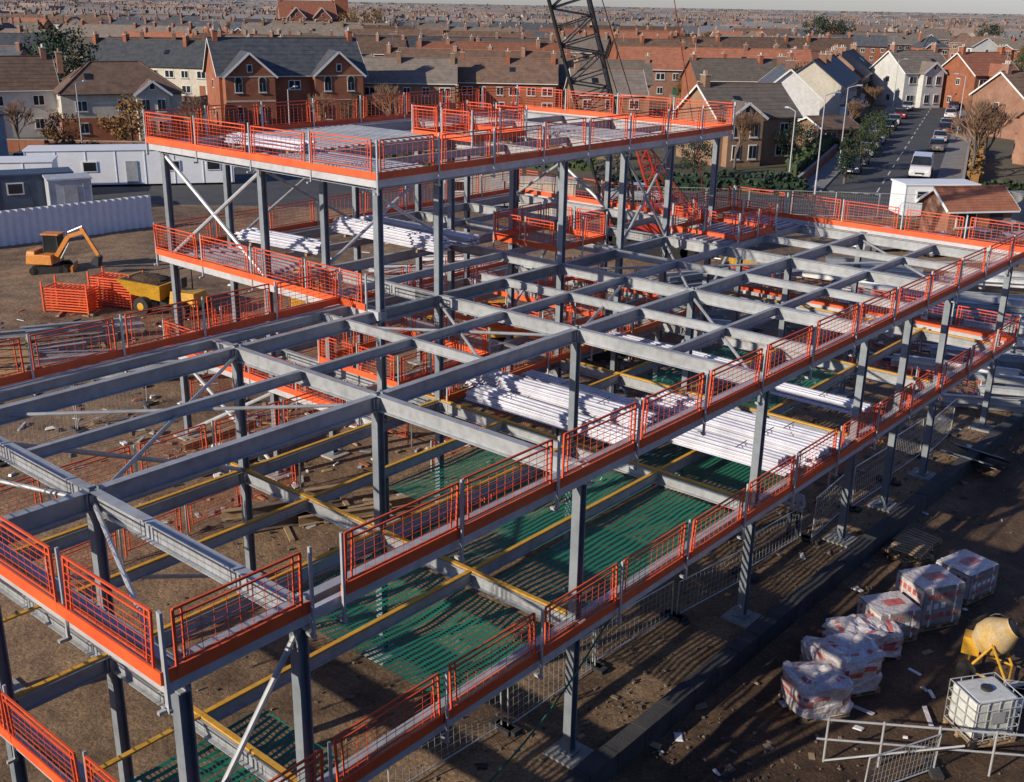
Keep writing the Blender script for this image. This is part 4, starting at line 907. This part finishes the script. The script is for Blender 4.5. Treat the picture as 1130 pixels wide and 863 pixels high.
# ------------------------------------------------------------ street furniture
def lamp(x,y,r,h=8):
    p=empty('street_lamp',(x,y,0),r);b=MB();b.tube((0,0,0),(0,0,1.2),.1,GALV,10);b.tube((0,0,1.2),(0,0,h),.07,GALV,8,.045);b.tube((0,0,h),(.9,0,h+.25),.04,GALV,8);b.obj('post',p)
    b=MB();b.box((1.15,0,h+.27),(.6,.22,.12),GALV,top=.8);b.box((1.15,0,h+.2),(.45,.16,.03),WHITE);b.obj('lantern',p)
lamp(26.6,97.6,.3,8.5);pp=SP(18,-5.2);lamp(pp[0],pp[1],0);pp=SP(50,5.4);lamp(pp[0],pp[1],3);pp=SP(90,-5.4);lamp(pp[0],pp[1],0);lamp(24.5,99,2.,7);lamp(-23,113,1,7);lamp(-45,115,1,7)
def garden_wall(p,q,h,m=BRICK):
    b=MB();b.bar((*p,h/2),(*q,h/2),.22,h,m);b.bar((*p,h+.04),(*q,h+.04),.3,.08,CONC);b.obj('garden_wall')
garden_wall(SP(0,-7)[:2],SP(30,-7)[:2],.9);garden_wall(SP(3,7)[:2],SP(60,7)[:2],.9);garden_wall((-55,116),(-20,116),1.2);garden_wall((-18,120),(12,118),1.8,BRICK2)
# ------------------------------------------------------------ site worker
def worker(x,y,rz):
    p=empty('site_worker',(x,y,.12),rz)
    J={'pel':(0,0,.95,.15),'sp':(0,.02,1.15,.14),'ch':(0,.05,1.35,.17),'nk':(0,.06,1.5,.065),'hd0':(0,.08,1.56,.07),
       'hl':(-.1,0,.9,.1),'kl':(-.12,.06,.5,.07),'al':(-.13,0,.09,.05),'tl':(-.14,.16,.04,.04),'hr':(.1,0,.9,.1),'kr':(.14,.02,.5,.07),'ar':(.16,-.06,.09,.05),'tr':(.17,.1,.04,.04),
       'sl':(-.2,.04,1.42,.07),'el':(-.28,.1,1.15,.05),'wl':(-.2,.34,1.08,.035),'sr':(.2,.04,1.42,.07),'er':(.3,.1,1.17,.05),'wr':(.22,.34,1.1,.035)}
    E=[('pel','sp'),('sp','ch'),('ch','nk'),('nk','hd0'),('pel','hl'),('hl','kl'),('kl','al'),('al','tl'),('pel','hr'),('hr','kr'),('kr','ar'),('ar','tr'),('ch','sl'),('sl','el'),('el','wl'),('ch','sr'),('sr','er'),('er','wr')]
    ks=list(J);me=bpy.data.meshes.new('body');me.from_pydata([J[k][:3] for k in ks],[(ks.index(a),ks.index(c)) for a,c in E],[])
    o=bpy.data.objects.new('body',me);sc.collection.objects.link(o);sk=o.modifiers.new('s','SKIN')
    for i,k in enumerate(ks): me.skin_vertices[0].data[i].radius=(J[k][3],)*2;me.skin_vertices[0].data[i].use_root=(k=='pel')
    o.modifiers.new('u','SUBSURF').levels=2;o.modifiers['u'].render_levels=2
    dg=bpy.context.evaluated_depsgraph_get();nm=bpy.data.meshes.new_from_object(o.evaluated_get(dg));bpy.data.objects.remove(o)
    nm.materials.clear()
    for m in(mat('work_trousers',(.03,.035,.06),.9),mat('pale_work_jacket',(.5,.5,.52),.8),mat('skin',(.45,.26,.18),.6),BLACK,mat('reflective_tape',(.65,.2,.08),.5)): nm.materials.append(m)
    for f in nm.polygons:
        z=f.center.z;f.use_smooth=True
        f.material_index=3 if z<.14 else 0 if z<.92 else(2 if z>1.5 or (f.center.y>.3) else(4 if 1.14<z<1.2 and abs(f.center.x)<.2 else 1))
    ob=bpy.data.objects.new('body',nm);sc.collection.objects.link(ob);ob.parent=p
    b=MB();b.ball((0,.09,1.66),.1,MATS['skin'],(.85,1,1.2),12,9);b.ball((0,.19,1.65),.022,MATS['skin'],(1,1,1.2),6,5)
    for sx in(-1,1): b.ball((sx*.035,.178,1.68),.013,BLACK,nu=6,nv=5);b.ball((sx*.088,.09,1.66),.025,MATS['skin'],(.5,1,1.3),6,5)
    b.box((0,.182,1.6),(.05,.01,.01),BRICK);b.obj('head',p,smooth=True)
    b=MB();b.ball((0,.08,1.72),.135,WHITE,(1,1.1,.8),14,8);b.tube((0,.1,1.705),(0,.1,1.72),.165,WHITE,16);b.obj('hard_hat',p,smooth=True)
    b=MB()
    for sx in(-1,1):
        c=V((sx*.21,.38,1.08));b.box(c,(.07,.08,.03),MATS['skin'])
        for i in range(4): b.tube(c+V((-.027+i*.018,.04,0)),c+V((-.027+i*.018,.09+.01*(i in(1,2)),-.025)),.009,MATS['skin'],6,.007)
        b.tube(c+V((-sx*.035,0,0)),c+V((-sx*.07,.04,-.01)),.01,MATS['skin'],6,.008)
    b.obj('hands',p)
worker(8.75,30.4,2.6)
print('verts',sum(len(m.vertices) for m in bpy.data.meshes))
